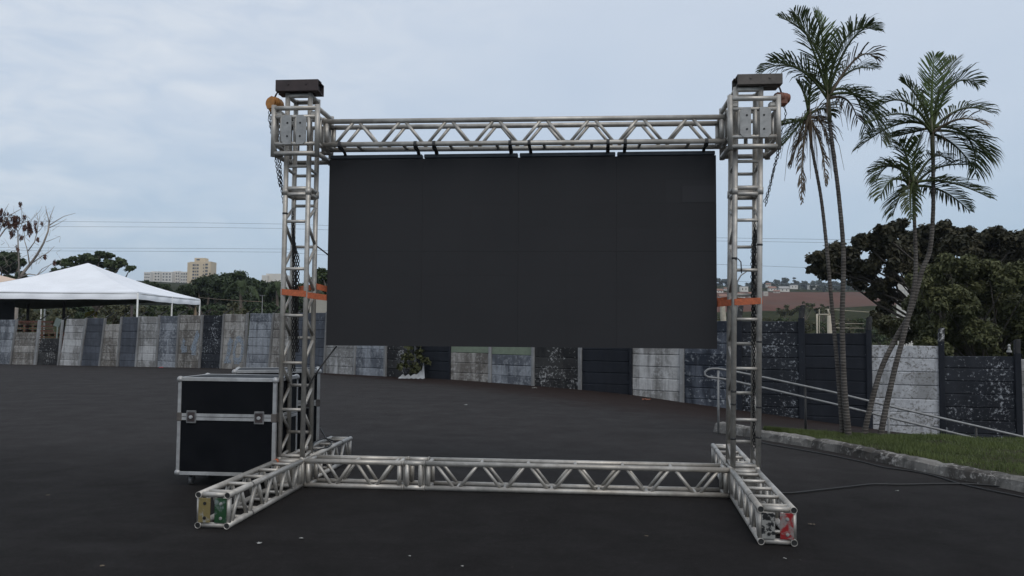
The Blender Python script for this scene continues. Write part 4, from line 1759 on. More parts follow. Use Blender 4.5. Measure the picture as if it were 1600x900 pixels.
LIT = [(405, 850, 'white', 0.04), (471, 843, 'white', 0.035), (640, 870, 'white', 0.02), (722, 886, 'white', 0.02), (1010, 839, 'tan', 0.03), (1268, 821, 'tan', 0.05), (160, 886, 'tan', 0.03), (1226, 874, 'white', 0.025), (252, 575, 'red', 0.17), (568, 586, 'white', 0.13), (835, 607, 'white', 0.13), (1010, 626, 'terracotta', 0.22), (728, 632, 'white', 0.06), (75, 775, 'tan', 0.03), (1402, 768, 'white', 0.03), (1240, 640, 'white', 0.05)]
LITL = ['crumpled white paper scrap nearest the left front foot', 'small white paper scrap on the asphalt below the short base beam', 'tiny white speck of paper at the bottom of the picture', 'tiny white paper speck lowest on the asphalt in front of the screen',
        'tan dry leaf on the asphalt in front of the long base beam', 'curled tan leaf beside the right front foot', 'tan leaf in the empty foreground on the left', 'white speck just below the right front foot',
        'red plastic wrapper at the foot of the wall on the left', 'white litter by the grey wall panel left of the shrub', 'white litter under the black flaking wall panel', 'terracotta shard lying in the red dirt by the grey panel', 'white bit of litter out on the asphalt below the screen',
        'tan leaf farthest left on the asphalt', 'white speck on the asphalt by the kerb cable', 'white litter under the flaking navy panel behind the right tower']
for (px, py, kind, s), lab in zip(LIT, LITL):
    s *= 0.8
    g0 = gnd(px, py)
    g0.z = ground_z(g0.x, g0.y)
    if g0.z < -0.02:
        for _ in range(6):
            g0 = gnd(px, py, ground_z(g0.x, g0.y))
    m = MB()
    n = 4
    V = {}
    for i in range(n + 1):
        for j in range(n + 1):
            V[(i, j)] = len(m.v)
            m.v.append(tuple(g0 + RT * ((i / n - .5) * s * 1.3 + random.uniform(-.08, .08) * s) + FH * ((j / n - .5) * s + random.uniform(-.1, .1) * s) + Vector((0, 0, 0.006 + random.random() * s * 0.3))))
    for i in range(n):
        for j in range(n):
            if (i, j) not in ((0, 0), (n - 1, n - 1), (0, n - 1)):
                m.face([V[(i, j)], V[(i + 1, j)], V[(i + 1, j + 1)], V[(i, j + 1)]])
    nm, mt, ct = {'white': ('paper_scrap', PAPER, 'litter'), 'tan': ('dry_leaf', LF_DEAD, 'leaf'), 'red': ('plastic_wrapper', RED_LIT, 'litter'), 'terracotta': ('tile_shard', HOIST_R, 'litter')}[kind]
    o = m.build(nm, mt, origin=g0)
    tag(o, lab, ct, 'litter on the asphalt')

# ------------------------------------------------------------------ handrail
hr_ = thing('handrail', at(1122, 672, 12.6), 'grey pipe handrail with two rails running downhill past the palm trunks', 'handrail')
dA, dB = 12.6, 12.2


def rail(pts):
    return [at(px, py, lerp(dA, dB, (px - 1100) / 500)) for px, py in pts]


m = MB()
top = rail([(1113, 576), (1122, 576), (1140, 579), (1200, 591), (1300, 612.5), (1400, 637), (1500, 660), (1600, 683), (1700, 706)])
low = rail([(1113, 590), (1122, 591), (1140, 594), (1200, 607.5), (1300, 630.5), (1400, 655), (1500, 679), (1600, 703), (1700, 727)])
ctr = rail([(1106, 577.5), (1101.5, 581), (1101.5, 586), (1106, 589)])
m.path(low[::-1] + ctr[::-1] + top, 0.0185, 10)
m.build('rail', GALV, hr_)
for px, dark in ((1122, 0), (1258, 1), (1388, 0), (1525, 1)):
    t_ = at(px, float(np.interp(px, [1122, 1258, 1388, 1525], [577, 603, 634, 666])), lerp(dA, dB, (px - 1100) / 500))
    m = MB()
    gz = ground_z(t_.x, t_.y)
    gz = min(gz, t_.z - 0.9)
    m.tube((t_.x, t_.y, gz - 0.1), t_ - Vector((0, 0, 0.02)), 0.018, 10)
    m.build('post', RUBBER_AND_BORE if dark else GALV, hr_)

# ------------------------------------------------------------------ foliage
def leaf_mesh(name, mat, parent, clumps, per, size, flat=0.75, droop=0.3, elong=1.6, shell=0.55, light_top=0.0, seed=1):
    """clumps: (centre, radius); leaves are small folded quads scattered through each clump"""
    rg = np.random.default_rng(seed)
    V, Q, rn = [], [], []
    off = 0
    org = np.array(WLOC[parent.name]) if parent else np.zeros(3)
    for (c, r) in clumps:
        n = max(12, int(per * r * r))
        d = rg.normal(size=(n, 3))
        d /= np.linalg.norm(d, axis=1)[:, None]
        rad = r * (shell + (1 - shell) * rg.random(n)) * (0.75 + 0.5 * rg.random(n))
        inner = rg.random(n) < 0.25
        rad[inner] *= rg.random(inner.sum())
        pos = np.array(c) + d * rad[:, None] * np.array([1, 1, flat])
        nrm = d * 0.7 + rg.normal(size=(n, 3)) * 0.55 + np.array([0, 0, 0.5])
        nrm /= np.linalg.norm(nrm, axis=1)[:, None]
        t = rg.normal(size=(n, 3)) + d * 0.5 - np.array([0, 0, droop])
        t -= nrm * np.sum(t * nrm, axis=1)[:, None]
        t /= np.linalg.norm(t, axis=1)[:, None]
        b = np.cross(nrm, t)
        s = size * (0.6 + 0.8 * rg.random(n))[:, None]
        L = s * elong
        p0 = pos - t * L * 0.5
        p2 = pos + t * L * 0.5 - np.array([0, 0, 1]) * s * 0.15
        p1 = pos + b * s * 0.5 + nrm * s * 0.12
        p3 = pos - b * s * 0.5 + nrm * s * 0.12
        V.append(np.stack([p0, p1, p2, p3], 1).reshape(-1, 3))
        Q.append((np.arange(n * 4) + off).reshape(-1, 4))
        off += n * 4
        base = rg.random() * 0.5
        rn.append(np.clip(base + rg.random(n) * 0.6, 0, 1))
    V = np.concatenate(V) - org
    Q = np.concatenate(Q)
    rn = np.concatenate(rn)
    me = bpy.data.meshes.new(name)
    me.vertices.add(len(V))
    me.vertices.foreach_set('co', V.ravel())
    me.loops.add(len(Q) * 4)
    me.loops.foreach_set('vertex_index', Q.ravel().astype(np.int32))
    me.polygons.add(len(Q))
    me.polygons.foreach_set('loop_start', np.arange(0, len(Q) * 4, 4, dtype=np.int32))
    me.polygons.foreach_set('loop_total', np.full(len(Q), 4, dtype=np.int32))
    me.update(calc_edges=True)
    a = me.attributes.new('rnd', 'FLOAT', 'FACE')
    a.data.foreach_set('value', rn.astype(np.float32))
    me.materials.append(mat)
    o = bpy.data.objects.new(name, me)
    C.objects.link(o)
    if parent:
        o.parent = parent
    WLOC[o.name] = Vector(org)
    return o


def subclump(cl, k, seed, spread=0.62, rr=(0.34, 0.55), flat=0.8):
    """break each big clump into smaller ones for an uneven outline"""
    rg = random.Random(seed)
    out = []
    for c, r in cl:
        for _ in range(k):
            v = Vector((rg.gauss(0, 1), rg.gauss(0, 1), rg.gauss(0, 1)))
            v.normalize()
            v.z *= flat
            out.append((Vector(c) + v * (r * spread * (0.6 + 0.5 * rg.random())), r * rg.uniform(*rr)))
    return out


def limbs(m, base, tips, r0, seed, fork=0.45, lean=None):
    rg = random.Random(seed)
    base = Vector(base)
    cen = sum((Vector(t) for t in tips), Vector((0, 0, 0))) / len(tips)
    fk = base.lerp(Vector((cen.x, cen.y, cen.z)), fork)
    fk.x = lerp(base.x, cen.x, 0.4)
    fk.y = lerp(base.y, cen.y, 0.4)
    pts = [base + Vector((0, 0, -0.2)), base.lerp(fk, 0.33) + Vector((rg.uniform(-.1, .1), rg.uniform(-.1, .1), 0)) * r0 * 4, base.lerp(fk, 0.7), fk]
    m.path(pts, r0, 9, [r0 * 1.25, r0, r0 * 0.85, r0 * 0.75])
    for t in tips:
        t = Vector(t)
        mid = fk.lerp(t, 0.5) + Vector((rg.uniform(-1, 1), rg.uniform(-1, 1), rg.uniform(-.2, .9))) * (t - fk).length * 0.12
        m.path([fk - (fk - base).normalized() * r0, fk.lerp(mid, 0.5), mid, mid.lerp(t, 0.6), t], r0 * 0.4, 6, [r0 * .5, r0 * .42, r0 * .3, r0 * .2, r0 * .07])


def tree(name, label, group, base, clumps, leaf, size, per, k=7, r0=0.22, seed=1, bark=BARK, cat='tree', flat=0.75, shell=0.5, elong=1.6, spread=0.62, rr=(0.34, 0.55), direct=False):
    t = thing(name, base, label, cat, group)
    m = MB()
    tips = [c for c, r in clumps]
    limbs(m, base, tips, r0, seed)
    m.build('trunk', bark, t)
    cl = clumps if direct else subclump(clumps, k, seed, spread, rr)
    leaf_mesh('crown', leaf, t, cl, per, size, flat=flat, shell=shell, seed=seed, elong=elong)
    return t


def pxc(lst, d, dj=0.0, seed=3):
    """clumps measured in the photograph: px, py, radius in px -> metres at distance d"""
    rg = random.Random(seed)
    out = []
    for (px, py, rp) in lst:
        dd = d + rg.uniform(-dj, dj)
        out.append((at(px, py, dd), rp / F * dd))
    return out


def base_of(px, d):
    q = at(px, 500, d)
    q.z = far_z(q.x, q.y) if d > 45 else ground_z(q.x, q.y) - 0.3
    return q


# big dark tropical almond tree on the right, behind the wall
alm = [(1284, 405, 22), (1305, 392, 22), (1275, 418, 15), (1300, 422, 24), (1330, 400, 26), (1352, 380, 24), (1380, 366, 22), (1402, 358, 20), (1385, 392, 28), (1350, 412, 24),
       (1340, 440, 18), (1368, 455, 20), (1386, 462, 16), (1388, 440, 14), (1382, 480, 14), (1370, 492, 10), (1420, 380, 26), (1445, 366, 26), (1470, 358, 20), (1485, 370, 24),
       (1462, 395, 30), (1500, 385, 28), (1530, 372, 24), (1560, 370, 24), (1590, 376, 26), (1620, 382, 30), (1540, 400, 30), (1580, 410, 34), (1612, 420, 36), (1500, 420, 30), (1440, 410, 26),
       (1650, 400, 40), (1690, 430, 44), (1640, 450, 40), (1425, 430, 20), (1690, 480, 40), (1330, 420, 20), (1400, 412, 16), (1480, 440, 34), (1540, 440, 36), (1600, 455, 38), (1450, 430, 24), (1520, 395, 24), (1400, 385, 18), (1365, 430, 18), (1418, 402, 20), (1425, 420, 18), (1392, 425, 18), (1375, 445, 14), (1515, 371, 20), (1536, 374, 20), (1572, 385, 26), (1606, 390, 28), (1550, 388, 22), (1402, 436, 13)]
tree('almond_tree', 'large dark broad-crowned tree with big round leaves rising behind the palms', 'trees behind the wall', base_of(1500, 33), pxc(alm, 33, 2.0), LF_ALMOND, 0.125, 2600, k=9, r0=0.16, bark=DARK_BARK, seed=5, elong=1.5, shell=0.45, rr=(0.36, 0.56))
# lighter leafy trees right behind the wall
bsh = [(1435, 440, 22), (1455, 425, 24), (1480, 412, 22), (1510, 418, 28), (1545, 425, 30), (1580, 432, 32), (1610, 440, 34), (1440, 475, 26), (1470, 465, 30), (1505, 470, 34), (1545, 475, 36), (1590, 485, 38), (1425, 510, 24),
       (1455, 510, 28), (1490, 515, 32), (1530, 520, 34), (1575, 525, 36), (1500, 548, 22), (1540, 548, 24), (1580, 550, 24), (1630, 500, 40), (1640, 545, 36), (1670, 460, 40), (1700, 520, 44), (1450, 540, 20), (1475, 550, 18), (1510, 565, 20), (1560, 565, 22), (1600, 555, 26), (1460, 450, 26), (1520, 445, 30), (1565, 455, 30), (1600, 520, 30)]
tree('leafy_tree', 'bushy olive green tree crowding over the wall on the right', 'trees behind the wall', base_of(1530, 24.5), pxc(bsh, 24.5, 1.3), LF_BUSH, 0.065, 6200, k=10, r0=0.07, bark=DARK_BARK, seed=9, shell=0.35, elong=1.9)
shr = [(1386, 502, 14), (1380, 512, 14), (1400, 518, 18), (1420, 525, 16), (1368, 505, 10), (1408, 505, 14), (1440, 530, 14)]
tree('leafy_shrub', 'reddish green shrub topping the wall behind the right pair of palms', 'trees behind the wall', base_of(1400, 25.5), pxc(shr, 25.5, 0.7), LF_OLIVE, 0.060, 3600, k=8, r0=0.04, bark=DARK_BARK, seed=12, cat='shrub', shell=0.35)

# left-hand trees
umb = [(98, 418, 17), (115, 410, 18), (135, 404, 18), (155, 400, 17), (175, 404, 16), (192, 412, 15), (203, 420, 10), (150, 415, 20), (175, 418, 16), (118, 422, 16), (88, 424, 10)]
tree('umbrella_tree', 'flat-topped green tree peeping over the white tent', 'trees behind the wall', base_of(150, 85), pxc(umb, 85, 2.5), LF_MID, 0.22, 460, k=9, r0=0.35, seed=21, flat=0.45, rr=(0.3, 0.45))
drk = [(4, 405, 18), (20, 402, 14), (32, 408, 10), (-10, 415, 22), (14, 422, 18), (33, 430, 10), (2, 436, 20), (26, 440, 12), (-20, 400, 20)]
tree('dark_tree', 'dark dense tree at the left edge behind the bare tree', 'trees behind the wall', base_of(-5, 78), pxc(drk, 78, 1.5), LF_DARK, 0.19, 640, k=8, r0=0.3, seed=22, flat=0.6)
dome = [(350, 436, 22), (330, 440, 20), (372, 438, 22), (310, 448, 20), (390, 446, 18), (290, 456, 16), (345, 452, 26), (320, 465, 24), (365, 460, 26), (285, 470, 18), (300, 478, 20), (275, 458, 14), (258, 451, 12), (243, 448, 11), (229, 445, 9), (262, 466, 16), (240, 462, 14)]
tree('domed_tree', 'broad domed dark green tree below the beige tower block', 'trees behind the wall', base_of(335, 92), pxc(dome, 92, 3), LF_DARK, 0.20, 560, k=9, r0=0.4, seed=23, flat=0.6)
dm2 = [(405, 448, 18), (425, 452, 18), (440, 462, 20), (412, 468, 22), (455, 470, 20), (398, 480, 18), (435, 485, 20), (470, 452, 14), (475, 475, 20)]
tree('domed_tree', 'dark green tree between the small palm and the left tower', 'trees behind the wall', base_of(425, 84), pxc(dm2, 84, 3), LF_DARK, 0.20, 560, k=9, r0=0.35, seed=24, flat=0.65)
dm3 = [(503, 428, 16), (518, 424, 18), (495, 440, 14), (510, 448, 18), (530, 436, 22), (505, 466, 16), (525, 462, 20), (490, 460, 12), (545, 450, 22)]
tree('domed_tree', 'dark tree seen in the gap between the left tower and the screen', 'trees behind the wall', base_of(515, 66), pxc(dm3, 66, 2), LF_MID, 0.18, 680, k=8, r0=0.3, seed=25, flat=0.65)
# undergrowth seen under the tent and along the wall top
ug = [('under the left half of the tent', 95, 488, 'o'), ('under the tent beside the yellow bush', 125, 484, 'd'), ('right of the yellow flowers', 172, 486, 'o'), ('between the first two tent poles', 245, 484, 'm'), ('beside the middle tent pole', 282, 486, 'm'),
      ('just right of the tent corner', 330, 482, 'd'), ('below the domed tree', 365, 484, 'o'), ('below the small palm', 400, 486, 'm'), ('left of the left tower', 428, 484, 'd'), ('at the left edge under the tent', 40, 486, 'o'), ('beneath the tent apex', 205, 484, 'o')]
for i, (wh, px, py, kd) in enumerate(ug):
    d = 62 + 3 * (i % 4)
    cl = pxc([(px - 14, py + 2, 12), (px, py - 4, 14), (px + 13, py + 1, 12), (px - 6, py + 12, 13), (px + 8, py + 13, 13)], d, 1.0, i)
    tree('bush', {'o': 'dry olive', 'd': 'dark green', 'm': 'mid green'}[kd] + ' bush over the wall top ' + wh, 'bushes over the wall top', base_of(px, d), cl, {'o': LF_OLIVE, 'd': LF_DARK, 'm': LF_MID}[kd], 0.17, 300, k=5, r0=0.08, seed=40 + i, cat='bush', shell=0.3)
cl = pxc([(140, 489, 7), (135, 491, 6), (147, 491, 5)], 47, 0.3, 5)
tree('flowering_bush', 'bush covered in yellow flowers under the white tent', None, base_of(140, 47), cl, LF_YEL, 0.10, 700, k=5, r0=0.05, seed=60, cat='bush')
# vegetation on the right, beyond the wall up to the red field
rg_ = random.Random(4)
k = 0
sc = [(1128, 496, 'in the gap right of the screen'), (1160, 494, 'seen through the right tower'), (1195, 492, 'just right of the right tower'), (1225, 493, 'above the flaking navy panel'), (1255, 496, 'left of the white pipe frame'), (1290, 500, 'behind the white pipe frame'),
      (1322, 494, 'behind the left pair of palm trunks'), (1352, 492, 'right of the left pair of palm trunks'), (1345, 512, 'above the navy panel by the palms'), (1375, 510, 'below the drooping almond branch')]
for i, (px, py, wh) in enumerate(sc):
    d = 95 + 11 * (i % 3)
    py += 7
    cl = pxc([(px - 16, py + 4, 8), (px - 6, py + 1, 8), (px + 5, py + 2, 8), (px + 15, py + 4, 8), (px + 4, py + 12, 13), (px - 8, py + 12, 13)], d, 2.0, i)
    tree('scrub_bush', 'low green scrub ' + wh, 'scrub below the red field', base_of(px, d), cl, LF_MID if i % 2 else LF_OLIVE, 0.17, 260, k=7, r0=0.12, seed=70 + i, cat='bush', flat=0.6, shell=0.3)
for i, (px, py, r, wh) in enumerate([(1229, 478, 10, 'wide grey brown'), (1258, 472, 9, 'taller grey'), (1285, 476, 8, 'low brown')]):
    d = 150
    cl = pxc([(px - r * 1.1, py + 6, r * .7), (px, py + 3, r * .8), (px + r * 1.1, py + 6, r * .7), (px, py + 9, r * .8), (px - r * .8, py + 11, r * .7), (px + r * .8, py + 11, r * .7)], d, 1.5, i)
    tree('scrub_bush', wh + ' bush in front of the red ploughed field', 'scrub below the red field', base_of(px, d), cl, LF_OLIVE, 0.30, 110, k=5, r0=0.15, seed=90 + i, cat='bush', flat=0.6)

# skyline trees and houses on the far hill
sky_t = [(1128, 446, 14, 'left of the right tower'), (1146, 450, 11, 'beside the right tower'), (1172, 452, 12, 'seen through the right tower'), (1190, 450, 9, 'at the right edge of the right tower'), (1202, 448, 11, 'first right of the right tower'), (1222, 446, 14, 'left of the tall thin cypress'),
         (1248, 448, 13, 'right of the tall thin cypress'), (1272, 448, 15, 'nearest the almond tree'), (1300, 450, 15, 'behind the left palm trunk'), (1330, 448, 16, 'behind the almond tree crown')]
for i, (px, py, r, wh) in enumerate(sky_t):
    d = 660 + 20 * (i % 3)
    py -= 2
    cl = pxc([(px - r * .8, py + 2, r * .55), (px - r * .3, py - 3, r * .6), (px + r * .3, py - 3, r * .65), (px + r * .85, py + 1, r * .55), (px, py + 6, r * .8)], d, 5, i)
    tree('hill_tree', 'distant hilltop tree ' + wh, 'trees on the far hill', base_of(px, d), cl, LF_HAZED, 1.3, 8, k=6, r0=0.5, seed=110 + i, flat=0.6)
cl = pxc([(1241, 435, 2), (1241, 439, 2.4), (1241, 443, 2.6)], 650, 0)
tree('cypress', 'small thin dark cypress poking above the far hilltop', 'trees on the far hill', base_of(1241, 650), cl, LF_HAZED, 0.9, 30, k=4, r0=0.3, seed=130)
# dark hedge along the top of the red field
hd = [(1270 + 9 * i, 449 + (i % 3), 6.5) for i in range(10)]
tree('hedge', 'dark hedge line along the upper edge of the red field', None, base_of(1310, 500), pxc(hd, 500, 3), LF_HAZED, 1.1, 10, k=5, r0=0.2, seed=131, cat='hedge', flat=0.7)

WALL_W = plain('cream_render', (0.46, 0.43, 0.38), 0.9, 0, 0.12, 0.4)
WALL_B = plain('beige_render', (0.56, 0.45, 0.30), 0.9, 0, 0.10, 0.12)
WALL_P = plain('off_white_render', (0.62, 0.59, 0.54), 0.9, 0, 0.10, 0.12)
ROOF_T = plain('terracotta_tiles', (0.22, 0.12, 0.085), 0.9, 0, 0.2, 0.8)
ROOF_G = plain('grey_sheet_roof', (0.30, 0.29, 0.28), 0.8, 0, 0.15, 0.4)
GLASS = plain('dark_window_glass', (0.035, 0.038, 0.042), 0.25, 0, 0.2, 2)
FRAME_W = plain('light_window_frame', (0.5, 0.49, 0.46), 0.8, 0, 0.1, 2)


def hill_hit(px, py):
    for d in range(250, 900, 4):
        q_ = at(px, py, d)
        if far_z(q_.x, q_.y) >= q_.z:
            return d
    return 620


def house(px, py_top, py_base, wpx, d, lab, wmat, rmat, gable=True, nwin=2):
    d = hill_hit(px, py_base)
    a, b = at(px - wpx / 2, py_base, d), at(px + wpx / 2, py_base, d)
    w = (b - a).length
    h = (py_base - py_top) / F * d
    zb = min(a.z, b.z)
    c = (a + b) / 2
    t = thing('house', (c.x, c.y, zb), lab, 'house', 'houses on the far hill')
    dep = w * 0.7
    rot = random.uniform(-0.15, 0.15)
    ax = (RT * math.cos(rot) + FH * math.sin(rot))
    ay = (FH * math.cos(rot) - RT * math.sin(rot))
    o = Vector((c.x, c.y, zb)) + ay * dep / 2
    hw = h * (0.62 if gable else 0.9)
    m = MB()
    m.box(o + Vector((0, 0, hw / 2 - 0.5)), w * 0.94, dep * 0.94, hw + 1.0, ax, ay)
    m.build('wall', wmat, t)
    m = MB()
    if gable:
        prof = [(-dep / 2 - .2, hw), (0, h), (dep / 2 + .2, hw), (dep / 2 + .2, hw - 0.15), (-dep / 2 - .2, hw - 0.15)]
        m.prism(prof, o - ax * w * 0.5, ay, Vector((0, 0, 1)), ax, w)
    else:
        m.box(o + Vector((0, 0, hw + 0.15)), w, dep, 0.3, ax, ay)
    m.build('roof', rmat, t)
    for i in range(nwin):
        x = (-0.5 + (i + 0.5) / nwin) * w * 0.8
        m = MB()
        m.box(o - ay * (dep * 0.47 + 0.02) + ax * x + Vector((0, 0, hw * 0.55)), w * 0.10, 0.1, hw * 0.35, ax, ay)
        m.build('window', GLASS, t)
    return t


HS_ = [(1131, 459, 470, 14, 410, 'cream house with a tiled roof just right of the screen edge', WALL_W, ROOF_T, True), (1125, 451, 458, 12, 460, 'pale house higher up the hill beside the screen edge', WALL_P, ROOF_T, True), (1146, 462, 472, 10, 400, 'small red-roofed house by the left chord of the right tower', WALL_W, ROOF_T, True),
       (1163, 447, 456, 13, 440, 'white two-window house framed by the right tower', WALL_P, ROOF_G, False), (1158, 457, 466, 14, 410, 'red-roofed house below the white one inside the right tower', WALL_W, ROOF_T, True), (1176, 456, 465, 12, 415, 'low cream house beside the hanging chain', WALL_W, ROOF_T, True),
       (1197, 455, 463, 7, 405, 'plain cream block at the left end of the red field', WALL_W, ROOF_G, False), (1208, 447, 455, 12, 440, 'low white house right of the tower at the field edge', WALL_P, ROOF_T, True), (1226, 447, 456, 16, 432, 'wide pale shed with a grey roof above the field', WALL_P, ROOF_G, True),
       (1241, 445, 451, 12, 445, 'white flat-roofed house above the middle of the field', WALL_P, ROOF_G, False), (1272, 445, 451, 15, 450, 'white flat-roofed building left of the almond tree', WALL_P, ROOF_G, False), (1214, 453, 458, 10, 430, 'low terracotta roof in front of the white house', WALL_W, ROOF_T, True),
       (1136, 449, 454, 9, 480, 'tiny pale house under the hilltop trees left of the tower', WALL_P, ROOF_T, True), (1201, 442, 447, 8, 500, 'tiny cream house high on the hill right of the tower', WALL_W, ROOF_T, True)]
for h_ in HS_:
    house(*h_)

# white house glimpsed between palms and almond tree
a_ = at(1412, 500, 60)
t = thing('house', (a_.x, a_.y, far_z(a_.x, a_.y)), 'white house with a small window glimpsed between the almond tree and the palms', 'house')
o_ = Vector((a_.x, a_.y, 0))
HF = Vector((a_.x - CAM.x, a_.y - CAM.y, 0)).normalized()
HF = (HF + Vector((HF.y, -HF.x, 0)) * 0.10).normalized()
HR = Vector((HF.y, -HF.x, 0))
zt_, zb_ = at(1412, 437, 60).z, far_z(a_.x, a_.y) - 0.5
m = MB()
m.box(o_ + HF * 1.4 + Vector((0, 0, (zt_ + zb_) / 2)), 0.95, 2.8, zt_ - zb_, HR, HF)
m.build('wall', WALL_P, t)
m = MB()
m.box(o_ + HF * 1.4 + Vector((0, 0, zt_ + 0.08)), 1.0, 2.9, 0.10, HR, HF)
m.build('roof', ROOF_G, t)
m = MB()
wc = at(1414, 459, 60) - HF * 0.03
m.box(wc, 0.34, 0.06, 0.5, HR, HF)
w_ = m.build('window', GLASS, t)
m = MB()
for dx in (-0.19, 0.0, 0.19):
    m.box(wc + HR * dx - HF * 0.02, 0.035, 0.07, 0.62, HR, HF)
for dz in (-0.3, 0.0, 0.3):
    m.box(wc - HF * 0.026 + Vector((0, 0, dz)), 0.42, 0.07, 0.035, HR, HF)
m.build('frame', FRAME_W, w_)


# tower block and apartments on the left skyline
def block(name, lab, parts, d, mat, group=None):
    cpx = sum((a + b) / 2 for a, b, _, _, _ in parts) / len(parts)
    c = at(cpx, 440, d)
    t = thing(name, (c.x, c.y, far_z(c.x, c.y)), lab, 'apartment block', group)
    for (p0, p1, ptop, dep, wins) in parts:
        a, b = at(p0, ptop, d + dep[0]), at(p1, ptop, d + dep[0])
        w = (b - a).length
        zt, zb = a.z, far_z(c.x, c.y) - 3
        o = (a + b) / 2
        m = MB()
        m.box(Vector((o.x, o.y, (zt + zb) / 2)) + FH * dep[1] / 2, w, dep[1], zt - zb, RT, FH)
        m.build('wall', mat, t)
        for (fx, fw, pitch, hgt, z_off) in wins:
            z = zt - z_off
            while z > zb + 5:
                m = MB()
                m.box(Vector((o.x, o.y, z)) + RT * ((fx - 0.5) * w) - FH * 0.05, fw * w, 0.5, hgt, RT, FH)
                m.build('window', GLASS, t)
                z -= pitch
    return t


S = 780 / F       # metres per photo pixel there
block('tower_block', 'tall beige tower block with rows of dark windows rising above the trees',
      [(296.5, 320, 409, (0, 16), [(0.27, 0.13, 3.2, 1.7, 3.2), (0.42, 0.06, 3.2, 1.7, 3.2), (0.55, 0.10, 3.2, 1.7, 3.2), (0.93, 0.06, 3.2, 1.1, 3.0)]), (319.9, 329.5, 408.5, (-1.5, 15), [(0.33, 0.40, 3.2, 1.7, 3.0)]), (304, 320.5, 403, (3, 9), [(0.35, 0.30, 40, 1.3, 1.8)]), (293, 297, 410, (1, 12), [])], 780, WALL_B)
blk = [(225, 235, 425), (236, 251, 424), (252.5, 269, 424.5), (271, 281, 423.5), (282, 294, 424.5)]
for i, (p0, p1, pt) in enumerate(blk):
    block('apartment_block', ['leftmost narrow pale apartment slab above the tent edge', 'second pale apartment slab from the left above the tent', 'third pale apartment slab in the middle of the row', 'fourth slim apartment slab from the left', 'rightmost apartment slab beside the beige tower block'][i],
          [(p0, p1, pt, (i % 2 * 4, 14), [(0.2, 0.14, 3.0, 1.2, 2.2), (0.5, 0.16, 3.0, 1.2, 2.2), (0.8, 0.14, 3.0, 1.2, 2.2)])], 780 + i * 3, WALL_P, 'pale apartment slabs beside the tower block')
block('warehouse', 'plain white building behind the trees left of the left tower', [(409, 418, 430, (0, 10), []), (416, 440, 427.5, (2, 14), [(0.7, 0.1, 40, 1.5, 4)])], 300, WALL_P)
block('warehouse', 'long pale wall of a building in the gap beside the left tower', [(484, 540, 465, (0, 4), [])], 52, plain('weathered_cream_wall', (0.33, 0.31, 0.27), 0.9, 0, 0.15, 1.0))

# ------------------------------------------------------------------ small palm amid the dark trees, and the bare tree


def frond(m, b, ctrl, tip, ll, n=34, width=0.034, droop=0.35, seed=0, twist=0.0, gap=0.0, start=0.14, vee=0.35):
    rg = random.Random(seed)
    b, ctrl, tip = Vector(b), Vector(ctrl), Vector(tip)
    Bz = lambda t: b * (1 - t) ** 2 + ctrl * (2 * t * (1 - t)) + tip * t * t
    pts = [Bz(t / 12) for t in range(13)]
    m.path(pts, 0.012, 5, [0.020 * (1 - i / 13) + 0.004 for i in range(13)], rnd=0.75)
    up = Vector((0, 0, 1))
    for i in range(n):
        t = start + (1 - start) * (i + 0.5) / n
        o = Bz(t)
        T = (Bz(min(1, t + .02)) - Bz(max(0, t - .02))).normalized()
        sd_ = T.cross(up)
        if sd_.length < 0.15:
            sd_ = T.cross(CR.cross(CU))
        sd_.normalize()
        if twist:
            sd_ = Matrix.Rotation(twist, 3, T) @ sd_
        nm = sd_.cross(T).normalized()
        L0 = ll * (math.sin(math.pi * min(1, 0.16 + 0.80 * t)) ** 0.75) * rg.uniform(0.82, 1.08)
        for s in (-1, 1):
            if rg.random() < gap:
                continue
            ang = R(30 + 22 * (1 - t)) + rg.uniform(-.13, .13)
            d = (T * math.cos(ang) + sd_ * (s * math.sin(ang)) + nm * (vee + rg.uniform(-.15, .15))).normalized()
            dr = droop * rg.uniform(0.6, 1.4)
            p0 = o
            p1 = o + d * L0 * 0.45 - up * L0 * dr * 0.10
            p2 = o + d * L0 * 0.80 - up * L0 * dr * 0.42
            p3 = o + d * L0 * 0.98 - up * L0 * dr * 0.85
            w = width * rg.uniform(0.8, 1.15)
            wd = (T - d * T.dot(d))
            if wd.length < 1e-4:
                wd = nm
            wd.normalize()
            fold = nm * (w * 0.2)
            k = len(m.v)
            for p, ww in ((p0, 0.35), (p1, 1.0), (p2, 0.75)):
                m.v.append(tuple(p - wd * w * ww * 0.5 + fold))
                m.v.append(tuple(p + wd * w * ww * 0.5 + fold))
            m.v.append(tuple(p3))
            r = rg.random() * 0.8
            m.face((k, k + 1, k + 3, k + 2), False, 0, r)
            m.face((k + 2, k + 3, k + 5, k + 4), False, 0, r)
            m.face((k + 4, k + 5, k + 6), False, 0, r)


PD = 11.25
LW = 0.66


